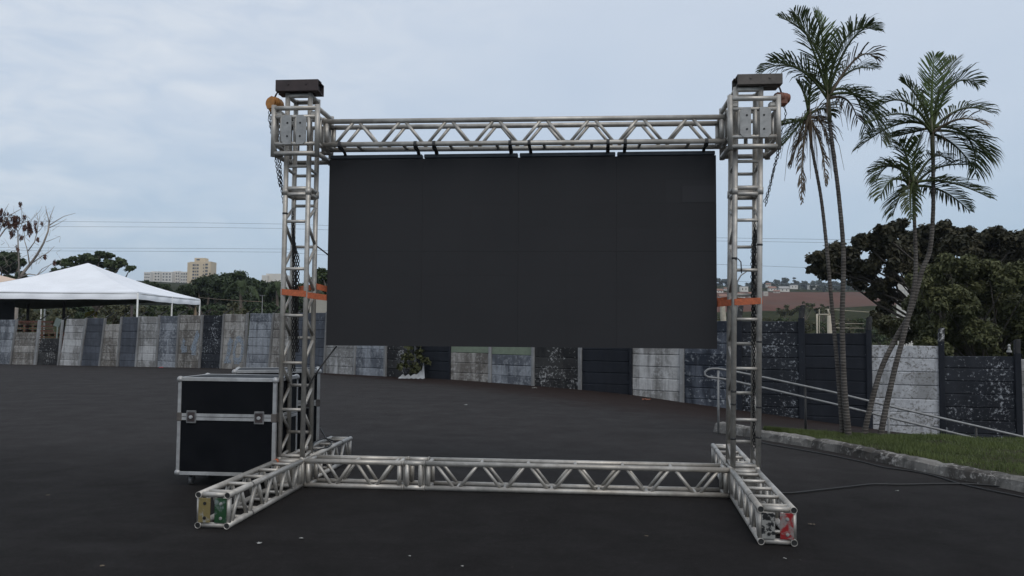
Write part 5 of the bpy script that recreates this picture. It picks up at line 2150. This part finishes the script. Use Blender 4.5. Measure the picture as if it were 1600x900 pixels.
def palm(label, trunk, rads, shaft, fronds, dead, leaf, seed, d=PD, ll=0.44, wd=0.032):
    """trunk/shaft: photo points; fronds: (ctrl px, tip px, depth offset, length scale, droop)"""
    tp = [at(px, py, d + dd) for px, py, dd in trunk]
    base = Vector((tp[0].x, tp[0].y, 0.12))
    t = thing('palm_tree', base, label, 'palm', 'palms on the grass strip')
    m = MB()
    P_ = [base - Vector((0, 0, 0.25))] + tp
    rads = [x * 0.62 for x in rads]
    RR = [rads[0] * 1.2] + rads
    # smooth curve through the points
    N, ra = [], []
    for i in range(len(P_) - 1):
        p0, p1, p2, p3 = P_[max(0, i - 1)], P_[i], P_[i + 1], P_[min(len(P_) - 1, i + 2)]
        for s in range(14):
            u = s / 14
            q = 0.5 * ((2 * p1) + (p2 - p0) * u + (2 * p0 - 5 * p1 + 4 * p2 - p3) * u * u + (3 * p1 - p0 - 3 * p2 + p3) * u ** 3)
            N.append(q)
            ring = 0.0022 if (i * 14 + s) % 2 else 0.0
            ra.append(lerp(RR[i], RR[i + 1], u) + ring)
    N.append(P_[-1])
    ra.append(RR[-1])
    m.path(N, 0.05, 12, ra)
    m.build('trunk', PALMTRUNK, t)
    m = MB()
    sp = [at(px, py, d + dd) for px, py, dd in shaft]
    m.path([P_[-1] - (P_[-1] - P_[-2]).normalized() * 0.03] + sp, 0.05, 12, [RR[-1] * 1.05] + list(np.linspace(RR[-1] * 1.25, 0.018, len(sp))))
    m.build('crownshaft', CROWNSHAFT if not dead.get('brown') else SHEATH, t)
    hub = sp[-2].lerp(sp[-1], 0.3)
    for k, fr in enumerate(fronds):
        (cx, cy), (tx, ty), dz, sc_, dr = fr[:5]
        kind = fr[5] if len(fr) > 5 else ''
        m = MB()
        b0 = hub - Vector((0, 0, 0.05 * (k % 3)))
        fl = (at(tx, ty, d) - b0).length
        frond(m, b0, at(cx, cy, d + dz * 0.5), at(tx, ty, d + dz), ll * 1.12 * sc_, n=int(20 + 14 * min(1.3, fl)), width=wd * LW, droop=dr, seed=seed * 50 + k, gap=0.35 if kind == 'dead' else 0.03, twist=(0.5 if k % 2 else -0.4) * (0.6 if abs(dz) < 0.3 else 0.2))
        f_ = m.build('frond', {'dead': LF_DEAD, 'young': LF_PALM_TOP}.get(kind, leaf), t, fixn=False)
        if kind == 'dead':
            f_['label'] = 'dry brown frond'
    # ragged brown fibres hanging below the crown
    rg = random.Random(seed)
    if dead.get('n'):
        m = MB()
        for _ in range(dead['n']):
            o = sp[0].lerp(sp[-1], rg.uniform(0.0, 0.7))
            a = rg.uniform(0, 6.28)
            v = RT * math.cos(a) * rg.uniform(.05, dead['w']) + FH * math.sin(a) * rg.uniform(.05, .25)
            L = rg.uniform(0.15, dead['l'])
            m.path([o, o + v * 0.6 + Vector((0, 0, 0.03)), o + v - Vector((0, 0, L * 0.5)), o + v * 1.15 - Vector((0, 0, L))], 0.004, 4, [0.006, 0.005, 0.004, 0.002], rnd=rg.random())
        m.build('dry_fibres', LF_DEAD, t)
    return t


# tall left palm
palm('tallest palm of the left pair, with a thick straight trunk', [(1325, 676, 0), (1319, 600, 0), (1316, 500, 0), (1318, 400, 0), (1311, 310, 0), (1301, 230, 0), (1296, 190, 0)], [0.075, 0.062, 0.055, 0.050, 0.046, 0.042, 0.042],
     [(1295, 170, 0), (1294, 150, 0), (1292, 130, 0)],
     [((1282, 45), (1217, 27), 0.0, 1.0, 0.25), ((1268, 58), (1240, 18), -0.35, 0.9, 0.2), ((1290, 45), (1272, 22), 0.1, 0.8, 0.1, 'young'), ((1312, 22), (1370, 48), 0.1, 1.05, 0.35), ((1322, 48), (1362, 40), -0.4, 0.95, 0.3), ((1245, 78), (1190, 112), 0.1, 1.0, 0.45), ((1250, 95), (1205, 98), 0.5, 0.8, 0.4),
      ((1325, 95), (1366, 108), 0.5, 0.9, 0.45), ((1345, 60), (1368, 92), -0.1, 0.8, 0.5, 'dead'), ((1345, 120), (1352, 205), 0.0, 1.05, 0.55), ((1365, 128), (1378, 220), -0.3, 1.0, 0.6), ((1330, 140), (1340, 190), 0.5, 0.8, 0.6, 'dead')],
     {'n': 16, 'l': 0.5, 'w': 0.3}, LF_PALM, 1)
# thin companion on its left, ragged and partly dead
palm('thin ragged palm of the left pair, with dry brown fronds under its crown', [(1316, 676, 0.1), (1309, 580, 0.1), (1300, 480, 0.1), (1292, 390, 0.1), (1283, 310, 0.1), (1272, 250, 0.1), (1267, 222, 0.1)], [0.052, 0.046, 0.042, 0.040, 0.036, 0.033, 0.033],
     [(1265, 200, 0.1), (1264, 180, 0.1), (1262, 160, 0.1)],
     [((1258, 140), (1245, 128), 0.1, 0.7, 0.3), ((1265, 128), (1272, 118), 0.1, 0.6, 0.2), ((1240, 190), (1221, 196), 0.0, 0.75, 0.4), ((1242, 205), (1222, 228), -0.2, 0.7, 0.5), ((1290, 160), (1300, 180), 0.2, 0.7, 0.5), ((1284, 175), (1296, 225), 0.3, 0.6, 0.6, 'dead'),
      ((1246, 215), (1236, 262), 0.2, 0.5, 0.6, 'dead'), ((1250, 235), (1253, 318), -0.1, 0.35, 0.8, 'dead'), ((1288, 215), (1290, 290), 0.0, 0.35, 0.8, 'dead')],
     {'n': 46, 'l': 0.9, 'w': 0.45, 'brown': 1}, LF_PALM, 2, ll=0.36)
# tall right palm, leaning trunk
palm('tall right palm whose trunk crosses its neighbour in a long curve', [(1351, 676, 0), (1374, 585, 0), (1399, 530, 0), (1422, 488, 0), (1440, 425, 0), (1453, 390, 0), (1458, 330, 0), (1458, 270, 0), (1458, 245, 0)], [0.062, 0.056, 0.056, 0.054, 0.052, 0.050, 0.042, 0.040, 0.040],
     [(1457, 225, 0), (1456, 205, 0), (1455, 185, 0)],
     [((1455, 130), (1460, 88), 0.0, 0.85, 0.1, 'young'), ((1468, 118), (1495, 92), 0.2, 0.9, 0.2), ((1480, 100), (1528, 132), 0.0, 1.0, 0.45), ((1435, 140), (1408, 128), 0.3, 0.85, 0.35), ((1415, 128), (1366, 172), 0.0, 1.05, 0.4), ((1425, 158), (1362, 190), -0.5, 1.0, 0.4), ((1410, 172), (1340, 232), 0.2, 0.9, 0.5),
      ((1500, 152), (1548, 176), 0.1, 0.95, 0.45), ((1502, 170), (1538, 195), -0.5, 0.8, 0.5, 'dead'), ((1530, 190), (1524, 272), 0.0, 1.05, 0.45), ((1520, 200), (1546, 248), -0.3, 1.05, 0.5), ((1490, 215), (1522, 262), 0.4, 0.8, 0.5), ((1430, 205), (1392, 215), 0.4, 0.8, 0.5)],
     {'n': 14, 'l': 0.3, 'w': 0.2}, LF_PALM, 3, ll=0.43)
# short right palm
palm('shorter right palm with a low arching crown below the tall one', [(1377, 676, -0.12), (1396, 585, -0.12), (1413, 520, -0.12), (1426, 462, -0.12), (1431, 415, -0.12), (1429, 350, -0.12), (1428, 318, -0.12)], [0.066, 0.058, 0.055, 0.050, 0.042, 0.036, 0.034],
     [(1428, 302, -0.12), (1427, 290, -0.12), (1426, 276, -0.12)],
     [((1425, 240), (1440, 212), 0.1, 0.75, 0.2, 'young'), ((1418, 235), (1405, 222), -0.3, 0.85, 0.35), ((1395, 225), (1368, 285), 0.0, 0.9, 0.55), ((1400, 245), (1364, 268), 0.3, 0.85, 0.5), ((1392, 260), (1375, 310), -0.4, 0.85, 0.6), ((1412, 282), (1394, 338), -0.2, 0.8, 0.4), ((1420, 295), (1424, 342), -0.5, 0.6, 0.4),
      ((1455, 225), (1480, 250), 0.2, 0.8, 0.5), ((1450, 250), (1518, 258), 0.3, 0.85, 0.5), ((1478, 272), (1548, 310), -0.1, 0.95, 0.3), ((1470, 285), (1515, 330), 0.2, 0.8, 0.35)],
     {'n': 8, 'l': 0.25, 'w': 0.15}, LF_PALM, 4, ll=0.40)

# feathery palms amid the far trees
for (px, py, d, lab, sc_) in ((376, 440, 74, 'feathery palm standing in front of the domed trees on the left', 1.0), (433, 440, 76, 'pale feathery palm top beside the left tower', 0.75)):
    b = base_of(px, d)
    top_ = at(px, py + 14, d)
    t = thing('palm_tree', b, lab, 'palm', 'palms far behind the wall')
    m = MB()
    m.path([b, b.lerp(top_, .5) + RT * 0.1, top_], 0.16, 8, [0.22, 0.17, 0.13])
    m.build('trunk', BARK, t)
    for k in range(11):
        a = -0.2 + k / 10 * 3.5
        rx, rz = math.cos(a) * 26 * sc_, math.sin(a) * 20 * sc_
        if k == 10:
            rx, rz = 2, 26
        m = MB()
        frond(m, top_, at(px + rx * 0.6, py + 14 - rz * 0.9 - 8, d + math.sin(k * 2.3) * 0.8), at(px + rx * 1.15, py + 14 - rz * 0.35 + 16 * abs(math.cos(a)), d + math.sin(k * 2.3) * 1.6), 0.75 * sc_, n=26, width=0.07, droop=0.7, seed=700 + k)
        m.build('frond', LF_MID, t, fixn=False)

# bare tree with a few hanging dead leaves
bt = thing('bare_tree', base_of(28, 58), 'bare leafless tree with a few hanging brown leaves, behind the cream tent', 'tree')
m = MB()
D5 = 58
q = lambda px, py, o=0.0: at(px, py, D5 + o)
bb = base_of(22, D5)
rs = random.Random(6)


def br(pts, r0, r1):
    P_ = [q(x, y, rs.uniform(-.5, .5) if i else 0) for i, (x, y) in enumerate(pts)]
    n = len(P_)
    m.path(P_, r0, 6, [lerp(r0, r1, i / (n - 1)) for i in range(n)])
    return P_


m.path([bb, bb.lerp(q(28, 438), 0.6), q(28, 438)], 0.14, 8, [0.2, 0.16, 0.13])
br([(28, 438), (38, 424), (48, 412), (58, 398), (68, 380), (75, 362), (77, 348)], 0.12, 0.05)
br([(77, 348), (79, 338), (85, 322)], 0.035, 0.012)
br([(77, 348), (74, 335), (71, 322)], 0.035, 0.012)
br([(77, 352), (88, 345), (100, 338), (118, 333)], 0.04, 0.01)
br([(77, 356), (90, 350), (104, 342)], 0.03, 0.01)
br([(46, 412), (44, 398), (42, 388), (38, 375), (38, 362)], 0.05, 0.015)
br([(44, 392), (54, 378), (58, 362), (60, 345), (57, 332)], 0.045, 0.012)
br([(52, 410), (66, 400), (76, 394), (85, 385)], 0.04, 0.012)
br([(72, 378), (82, 374), (94, 369)], 0.025, 0.008)
br([(32, 433), (45, 428), (58, 430), (70, 422), (80, 412)], 0.05, 0.012)
br([(58, 430), (66, 420), (82, 412), (87, 405)], 0.03, 0.01)
br([(30, 432), (29, 400), (28, 375), (28, 362), (22, 350), (20, 340)], 0.06, 0.02)
br([(-14, 400), (-2, 372), (8, 358), (16, 352), (30, 350), (42, 346), (50, 343)], 0.06, 0.015)
br([(-10, 385), (0, 360), (6, 345), (16, 336), (30, 328), (36, 326)], 0.05, 0.012)
br([(4, 340), (8, 328), (14, 318)], 0.03, 0.008)
br([(28, 362), (34, 352), (34, 330), (31, 318)], 0.025, 0.008)
br([(44, 398), (34, 402), (20, 412)], 0.02, 0.008)
br([(60, 362), (70, 350), (80, 336)], 0.02, 0.006)
br([(50, 343), (62, 330), (66, 322)], 0.015, 0.006)
for _ in range(60):
    x, y = rs.uniform(0, 95), rs.uniform(335, 425)
    br([(x, y), (x + rs.uniform(-8, 8), y - rs.uniform(3, 9)), (x + rs.uniform(-14, 14), y - rs.uniform(8, 18))], 0.014, 0.005)
m.build('trunk', PALE_BARK, bt)
cl = []
for (x, y, n, sp) in ((0, 342, 12, 4), (8, 346, 12, 5), (16, 352, 18, 6), (26, 348, 22, 5), (22, 344, 10, 5), (38, 356, 8, 3), (46, 360, 10, 3.5), (45, 352, 8, 3), (38, 339, 4, 2), (55, 350, 4, 1.5), (31, 319, 4, 1.5), (33, 372, 5, 2), (60, 375, 3, 1.2), (69, 402, 4, 1.5), (85, 411, 4, 1.8), (66, 349, 2, 1), (2, 332, 7, 3), (27, 388, 3, 1.5), (18, 366, 6, 3), (56, 361, 3, 1.5)):
    for _ in range(n):
        cl.append((q(x + rs.gauss(0, sp * .6), y + rs.gauss(0, sp), rs.uniform(-.3, .3)), 0.085))
leaf_mesh('dry_leaves', LF_DRY, bt, cl, 100, 0.075, flat=2.2, droop=3.0, elong=3.0, seed=8)

# ------------------------------------------------------------------ tents
PHI = R(7)
Fc_ = at(215, 470, 45.0)          # front right eave corner
Rc_ = at(312, 472, 55.5)          # rear right corner
side = Vector((Rc_.x - Fc_.x, Rc_.y - Fc_.y, 0))
S_ = side.length
side.normalize()
left = Vector((-side.y, side.x, 0))
if left.dot(RT) > 0:
    left = -left
ZE = at(215, 456, 45.0).z
ZG = far_z(Fc_.x, Fc_.y)
Lc_ = Fc_ + left * S_
Bc_ = Rc_ + left * S_
apx = (Fc_ + Bc_) / 2
ZA = at(155, 411, (apx - CAM).dot(FH)).z
tent = thing('canopy_tent', (apx.x, apx.y, ZG), 'large white pyramid tent on thin poles behind the wall', 'tent')
V0 = [Vector((c.x, c.y, ZE)) for c in (Fc_, Rc_, Bc_, Lc_)]
AP = Vector((apx.x, apx.y, ZA))
m = MB()
N = 14
for a, b in zip(V0, V0[1:] + V0[:1]):
    grid = {}
    for i in range(N + 1):
        for j in range(N + 1):
            u, v = j / N, i / N
            e0 = a.lerp(b, u)
            pnt = e0.lerp(AP, v)
            sag = 0.19 * math.sin(math.pi * min(1, v * 1.0)) * 0.9 + 0.05 * math.sin(math.pi * u) * (1 - v)
            pnt.z -= sag + 0.03 * math.sin(u * 26 + v * 5) * (1 - v) * v + 0.02 * math.sin(u * 61) * v * (1 - v)
            grid[(i, j)] = len(m.v)
            m.v.append(tuple(pnt))
    for i in range(N):
        for j in range(N):
            m.face([grid[(i, j)], grid[(i, j + 1)], grid[(i + 1, j + 1)], grid[(i + 1, j)]], True)
m.build('canopy', TENT_W, tent)
m = MB()
for a, b in zip(V0, V0[1:] + V0[:1]):
    nn = 40
    d = (b - a).normalized()
    outv = Vector((d.y, -d.x, 0))
    if outv.dot(apx - a) > 0:
        outv = -outv
    base = len(m.v)
    for j in range(nn + 1):
        u = j / nn
        e0 = a.lerp(b, u)
        sg = 0.05 * math.sin(math.pi * u)
        for k_, (dz, ow) in enumerate(((0.0, 0.0), (-0.16, 0.012), (-0.17, 0.02), (-0.42, 0.02))):
            w = 0.012 * math.sin(u * 33 + k_) * (k_ / 3)
            m.v.append(tuple(e0 + outv * (0.015 + ow + w) + Vector((0, 0, dz - sg - (0.012 * math.sin(u * 21 + 2) if k_ == 3 else 0)))))
    for j in range(nn):
        for k_ in range(3):
            s0 = base + j * 4 + k_
            m.face([s0, s0 + 4, s0 + 5, s0 + 1], True)
m.build('valance', TENT_W, tent)
for k_, c in enumerate((Fc_, Rc_, Bc_, Lc_, (Fc_ + Rc_) / 2, (Bc_ + Lc_) / 2)):
    m = MB()
    m.tube((c.x, c.y, ZG - 0.2), (c.x, c.y, ZE - 0.05), 0.05, 10)
    m.build('pole', POLE_W, tent)
for (x0, x1) in ((306, 304), (310, 305)):
    m = MB()
    pa = at(x1, 474, 55.2)
    pb_ = at(x0, 500, 55.2)
    m.tube((pb_.x, pb_.y, ZG), (pa.x, pa.y, pa.z), 0.06, 8)
    m.build('timber_brace', WOOD_P, tent)
# eave pipes
m = MB()
for a, b in zip(V0, V0[1:] + V0[:1]):
    m.tube(a - Vector((0, 0, 0.12)), b - Vector((0, 0, 0.12)), 0.03, 8)
m.build('eave_pipe', GALV, tent)
# black shade net slung under the roof, lower at the left
m = MB()
NN = 16
A1, B1, C1, D1_ = [v + Vector((0, 0, -0.42)) + (apx - v) * 0.03 * Vector((1, 1, 0)).length * 0 for v in V0]
gr = {}
for i in range(NN + 1):
    for j in range(NN + 1):
        u, v = i / NN, j / NN
        a = A1.lerp(D1_, u)
        b = B1.lerp(C1, u)
        pt = a.lerp(b, 0.04 + 0.92 * v)
        pt.z += 0.16 - 0.85 * max(0, u - 0.30) ** 1.1 * (0.6 + 0.4 * v) + 0.10 * math.sin(v * 9 + u * 4) * 0.5
        gr[(i, j)] = len(m.v)
        m.v.append(tuple(pt))
for i in range(NN):
    for j in range(NN):
        m.face([gr[(i, j)], gr[(i + 1, j)], gr[(i + 1, j + 1)], gr[(i, j + 1)]], True)
sn = m.build('shade_net', SHADE_CLOTH, origin=AP)
tag(sn, 'black shade net slung beneath the white tent roof', 'shade net')
m = MB()
c0, c1_ = at(-45, 470, 47), at(25, 470, 47)
for x in range(9):
    for z in range(5):
        pass
b0 = len(m.v)
for i in range(13):
    pt = c0.lerp(c1_, i / 12)
    for dz in (0, 1):
        m.v.append(tuple(Vector((pt.x, pt.y, (ZE - 0.3) if dz else ZG)) + FH * 0.12 * math.sin(i * 1.9)))
for i in range(12):
    m.face([b0 + 2 * i, b0 + 2 * i + 2, b0 + 2 * i + 3, b0 + 2 * i + 1], True)
o = m.build('dark_curtain', SHADE_CLOTH, origin=Vector((c1_.x, c1_.y, ZG)))
tag(o, 'black curtain hanging at the far left under the white tent', 'curtain')
for px, y0 in ((44, 50), (100, 49), (206, 58)):
    a = at(px, 480, y0)
    m = MB()
    m.tube((a.x, a.y, far_z(a.x, a.y) - 0.2), (a.x, a.y, ZE - 0.35), 0.09, 10)
    m.tube((a.x, a.y, ZE - 0.37), (a.x, a.y, ZE - 0.34), 0.14, 10)
    o = m.build('dark_post', STEEL_DARK, origin=Vector((a.x, a.y, far_z(a.x, a.y))))
    tag(o, {44: 'thin dark post under the tent near the cream tent', 100: 'thick dark post under the tent left of the yellow bush', 206: 'dark post under the tent just left of its front corner pole'}[px], 'post', 'dark posts under the tent')
# cream tent behind at the left edge
ct = at(-60, 445, 66)
t2 = thing('canopy_tent', (ct.x, ct.y, far_z(ct.x, ct.y)), 'cream tent whose roof edge shows at the left border of the picture', 'tent')
pk = at(-40, 420, 66)
ev = at(26, 440, 66)
m = MB()
zE2 = ev.z - 0.15
hw_ = (Vector((ev.x, ev.y, 0)) - Vector((pk.x, pk.y, 0))).length
cn = [Vector((pk.x, pk.y, zE2)) + RT * sx * hw_ + FH * sy * hw_ for sx, sy in ((-1, -1), (1, -1), (1, 1), (-1, 1))]
m.add(cn + [Vector((pk.x, pk.y, pk.z))], [(0, 1, 4), (1, 2, 4), (2, 3, 4), (3, 0, 4)])
m.build('canopy', TENT_C, t2)
m = MB()
for a, b in zip(cn, cn[1:] + cn[:1]):
    m.add([a, b, b - Vector((0, 0, .35)), a - Vector((0, 0, .35))], [(0, 1, 2, 3)])
m.build('valance', TENT_C, t2)
for c in cn:
    m = MB()
    m.tube((c.x, c.y, far_z(c.x, c.y) - 0.2), (c.x, c.y, zE2), 0.05, 8)
    m.build('pole', POLE_W, t2)

# ------------------------------------------------------------------ odds and ends along the wall
BRICKM = plain('red_brown_bricks', (0.10, 0.042, 0.028), 0.9, 0, 0.5, 6, bmp=0.4)


def pallet_stack(px0, px1, pyt, pyb, d, lab):
    a, b = at(px0, pyb, d), at(px1, pyb, d)
    zt = at((px0 + px1) / 2, pyt, d).z
    zg = ground_z(a.x, a.y) - 0.2
    ax = (Vector((b.x, b.y, 0)) - Vector((a.x, a.y, 0)))
    W = ax.length
    ax.normalize()
    m = MB()
    n = int((zt - zg) / 0.12)
    for k_ in range(n):
        z = zg + 0.12 * k_ + 0.05
        if k_ % 2 == 0:
            m.box(Vector((a.x, a.y, z)) + ax * W / 2 + FH * 0.5, W + random.uniform(-.05, .05), 1.0, 0.035, ax, FH)
        else:
            for s_ in (0.04, 0.35, 0.65, 0.96):
                m.box(Vector((a.x, a.y, z)) + ax * W * s_ + FH * 0.5, 0.1, 1.0, 0.10, ax, FH)
    o = m.build('pallet_stack', BRICKM, origin=Vector((a.x, a.y, zg)))
    tag(o, lab, 'pallets', 'red brown stacks behind the broken wall')


pallet_stack(22, 66, 498.5, 520, 42, 'red brown pallet stack in the wider gap of the broken wall')
pallet_stack(64, 98, 517, 530, 41, 'lower red brown pallet stack seen over the lowest broken panel')
# leaning broken sign board
a = at(90, 504, 40.5)
m = MB()
m.box(a, 0.30, 0.03, 0.42, RT * 0.9 + Vector((0, 0, -0.35)), FH, None or Vector((0.35, 0, 0.9)))
m.tube(a - Vector((0, 0, 0.2)), Vector((a.x - 0.05, a.y, ground_z(a.x, a.y))), 0.03, 6)
o = m.build('tilted_board', plain('grey_green_board', (0.13, 0.16, 0.15), 0.8, 0, 0.2, 6), origin=a)
tag(o, 'tilted grey green board on a stick above the lowest broken panel', 'board')
# shrub against the wall with a plastic sheet at its foot
sb = wall_pt(648)
dS = (sb - CAM).dot(FH) - 0.45
cl = pxc([(640, 556, 14), (655, 552, 13), (632, 568, 11), (650, 570, 14), (645, 582, 12), (662, 562, 10), (640, 540, 12), (652, 538, 10), (668, 566, 6), (625, 574, 6)], dS, 0.25, 3)
b = at(645, 590, dS)
b.z = ground_z(b.x, b.y)
tree('wall_shrub', 'dark leafy shrub growing against the wall below the screen', None, b, cl, LF_BUSH, 0.075, 900, k=6, r0=0.02, bark=DARK_BARK, seed=33, cat='shrub', shell=0.35)
m = MB()
g0 = b - FH * 0.35
gx = {}
for i in range(13):
    for j in range(7):
        u, v = i / 12 - 0.5, j / 6
        pt = g0 + RT * (u * 0.88 * (1 - 0.15 * v)) + FH * (0.25 * v) + Vector((0, 0, 0.02 + v * (0.10 + 0.35 * max(0, u) ** 1.2 + 0.04 * math.sin(i * 2.1)) + 0.015 * math.sin(i * 3.3 + j)))
        if u > 0.38:
            pt.z += 0.30 * v * (u - 0.38) / 0.12
        gx[(i, j)] = len(m.v)
        m.v.append(tuple(pt))
for i in range(12):
    for j in range(6):
        m.face([gx[(i, j)], gx[(i + 1, j)], gx[(i + 1, j + 1)], gx[(i, j + 1)]], True)
o = m.build('plastic_sheet', PLASTIC, origin=g0)
tag(o, 'crumpled grey plastic sheet at the foot of the shrub', 'plastic sheet')
# thin white mast left of the left tower
a = at(410, 470, 40)
m = MB()
m.tube((a.x, a.y, far_z(a.x, a.y)), at(410, 463, 40), 0.016, 8)
m.box(at(410, 461.5, 40), 0.30, 0.02, 0.02, RT, FH)
o = m.build('mast', GALV, origin=Vector((a.x, a.y, far_z(a.x, a.y))))
tag(o, 'thin pale mast with a short crossbar standing above the wall', 'mast')
m = MB()
m.path([at(313, 465, 55), at(340, 467.5, 50), at(375, 470, 42), at(410, 471.5, 40)], 0.012, 5)
o = m.build('guy_line', plain('pale_rope', (0.25, 0.19, 0.14), 0.9, 0, 0.1, 3), origin=at(313, 465, 55))
tag(o, 'thin line strung from the tent corner to the pale mast', 'line')
# white pipe frame and concrete pole beyond the wall on the right
a = at(1292, 510, 26)
pf = thing('pipe_frame', (a.x, a.y, ground_z(a.x, a.y)), 'white pipe frame with a thick post standing beyond the navy panel', 'pipe frame')
m = MB()
for x, w in ((1276.5, 0.028), (1280, 0.012)):
    q0, q1 = at(x, 530, 26), at(x, 491 if x < 1279 else 483, 26)
    m.tube((q0.x, q0.y, q0.z - 1.2), q1, w, 8)
m.tube(at(1276, 491.5, 26), at(1302, 491.5, 26), 0.024, 8)
m.tube(at(1290, 483, 26), at(1420, 492, 40), 0.012, 8)
for py in (505, 512):
    m.tube(at(1296, py, 26), at(1350, py + 1, 27), 0.012, 6)
m.build('pipe', POLE_CONC, pf)
m = MB()
q1 = at(1296, 493, 26)
m.tube((q1.x, q1.y, ground_z(q1.x, q1.y) - 0.3), q1, 0.085, 10, r2=0.075)
m.tube(q1, at(1293.5, 483, 26), 0.03, 8)
m.build('post', POLE_CONC, pf)
# utility pole seen between screen and right tower
a = at(1130, 500, 60)
m = MB()
m.path([Vector((a.x, a.y, far_z(a.x, a.y))), at(1130.5, 505, 60), at(1129, 478, 60), at(1131, 466, 60)], 0.2, 10, [0.24, 0.22, 0.2, 0.18])
o = m.build('concrete_pole', POLE_CONC, origin=Vector((a.x, a.y, far_z(a.x, a.y))))
tag(o, 'pale concrete pole standing between the screen and the right tower', 'pole')
a = at(1154, 500, 70)
m = MB()
m.path([Vector((a.x, a.y, far_z(a.x, a.y))), at(1151, 460, 70), at(1152, 440, 70), at(1158, 430, 70), at(1167, 424, 70)], 0.08, 8, [0.1, 0.08, 0.07, 0.06, 0.05])
o = m.build('street_lamp', GALV, origin=Vector((a.x, a.y, far_z(a.x, a.y))))
tag(o, 'slim curved street lamp seen through the right tower', 'street lamp')
# small figurine-like white post cap on the wall at the right
a = at(1577, 551, 19.2)
m = MB()
m.tube(a, a + Vector((0, 0, 0.05)), 0.06, 12, r2=0.055)
m.tube(a + Vector((0, 0, 0.05)), a + Vector((0, 0, 0.15)), 0.045, 12, r2=0.02)
m.sphere(a + Vector((0, 0, 0.17)), 0.035, 10, 8)
o = m.build('white_cap', PAPER, origin=a)
tag(o, 'small white insulator shaped cap sitting on the navy wall panel at the right', 'wall cap')
# overhead wires
for (pts, lab) in (([(-40, 345, 130), (90, 346, 125), (300, 348, 120), (440, 350, 118), (1120, 371.5, 110), (1290, 374, 108), (1640, 378, 105)], 'upper wire of the higher overhead pair'),
                   ([(-40, 353, 130), (90, 354, 125), (300, 355, 120), (440, 357, 118), (1120, 376.5, 110), (1290, 379, 108), (1640, 383, 105)], 'lower wire of the higher overhead pair'),
                   ([(-40, 386, 130), (80, 387.5, 125), (300, 388, 120), (440, 389, 118), (1120, 413, 110), (1260, 418, 108), (1640, 428, 105)], 'upper wire of the lower overhead pair'),
                   ([(-40, 391, 130), (80, 392, 125), (300, 393, 120), (440, 394, 118), (1120, 438, 110), (1260, 445, 108), (1640, 452, 105)], 'lower wire of the lower overhead pair')):
    P_ = resample([at(*p_) for p_ in pts], 3)
    m = MB()
    m.path(P_, 0.022, 5)
    o = m.build('overhead_wire', WIRE, origin=P_[0])
    tag(o, lab, 'wire', 'overhead wires')

# ------------------------------------------------------------------ the air
hz, hnt, hb = newmat('haze')
hnt.nodes.remove(hb)
pv = hnt.nodes.new('ShaderNodeVolumePrincipled')
pv.inputs['Color'].default_value = (0.80, 0.88, 1.0, 1)
pv.inputs['Density'].default_value = 0.0002
hnt.links.new(pv.outputs[0], [x for x in hnt.nodes if x.type == 'OUTPUT_MATERIAL'][0].inputs['Volume'])
m = MB()
m.box((0, 1250, 46), 20000, 2900, 120)
hzo = m.build('haze', hz)
tag(hzo, kind='stuff')
tag(hzo, 'thin pale haze over the far hill and skyline', 'haze')
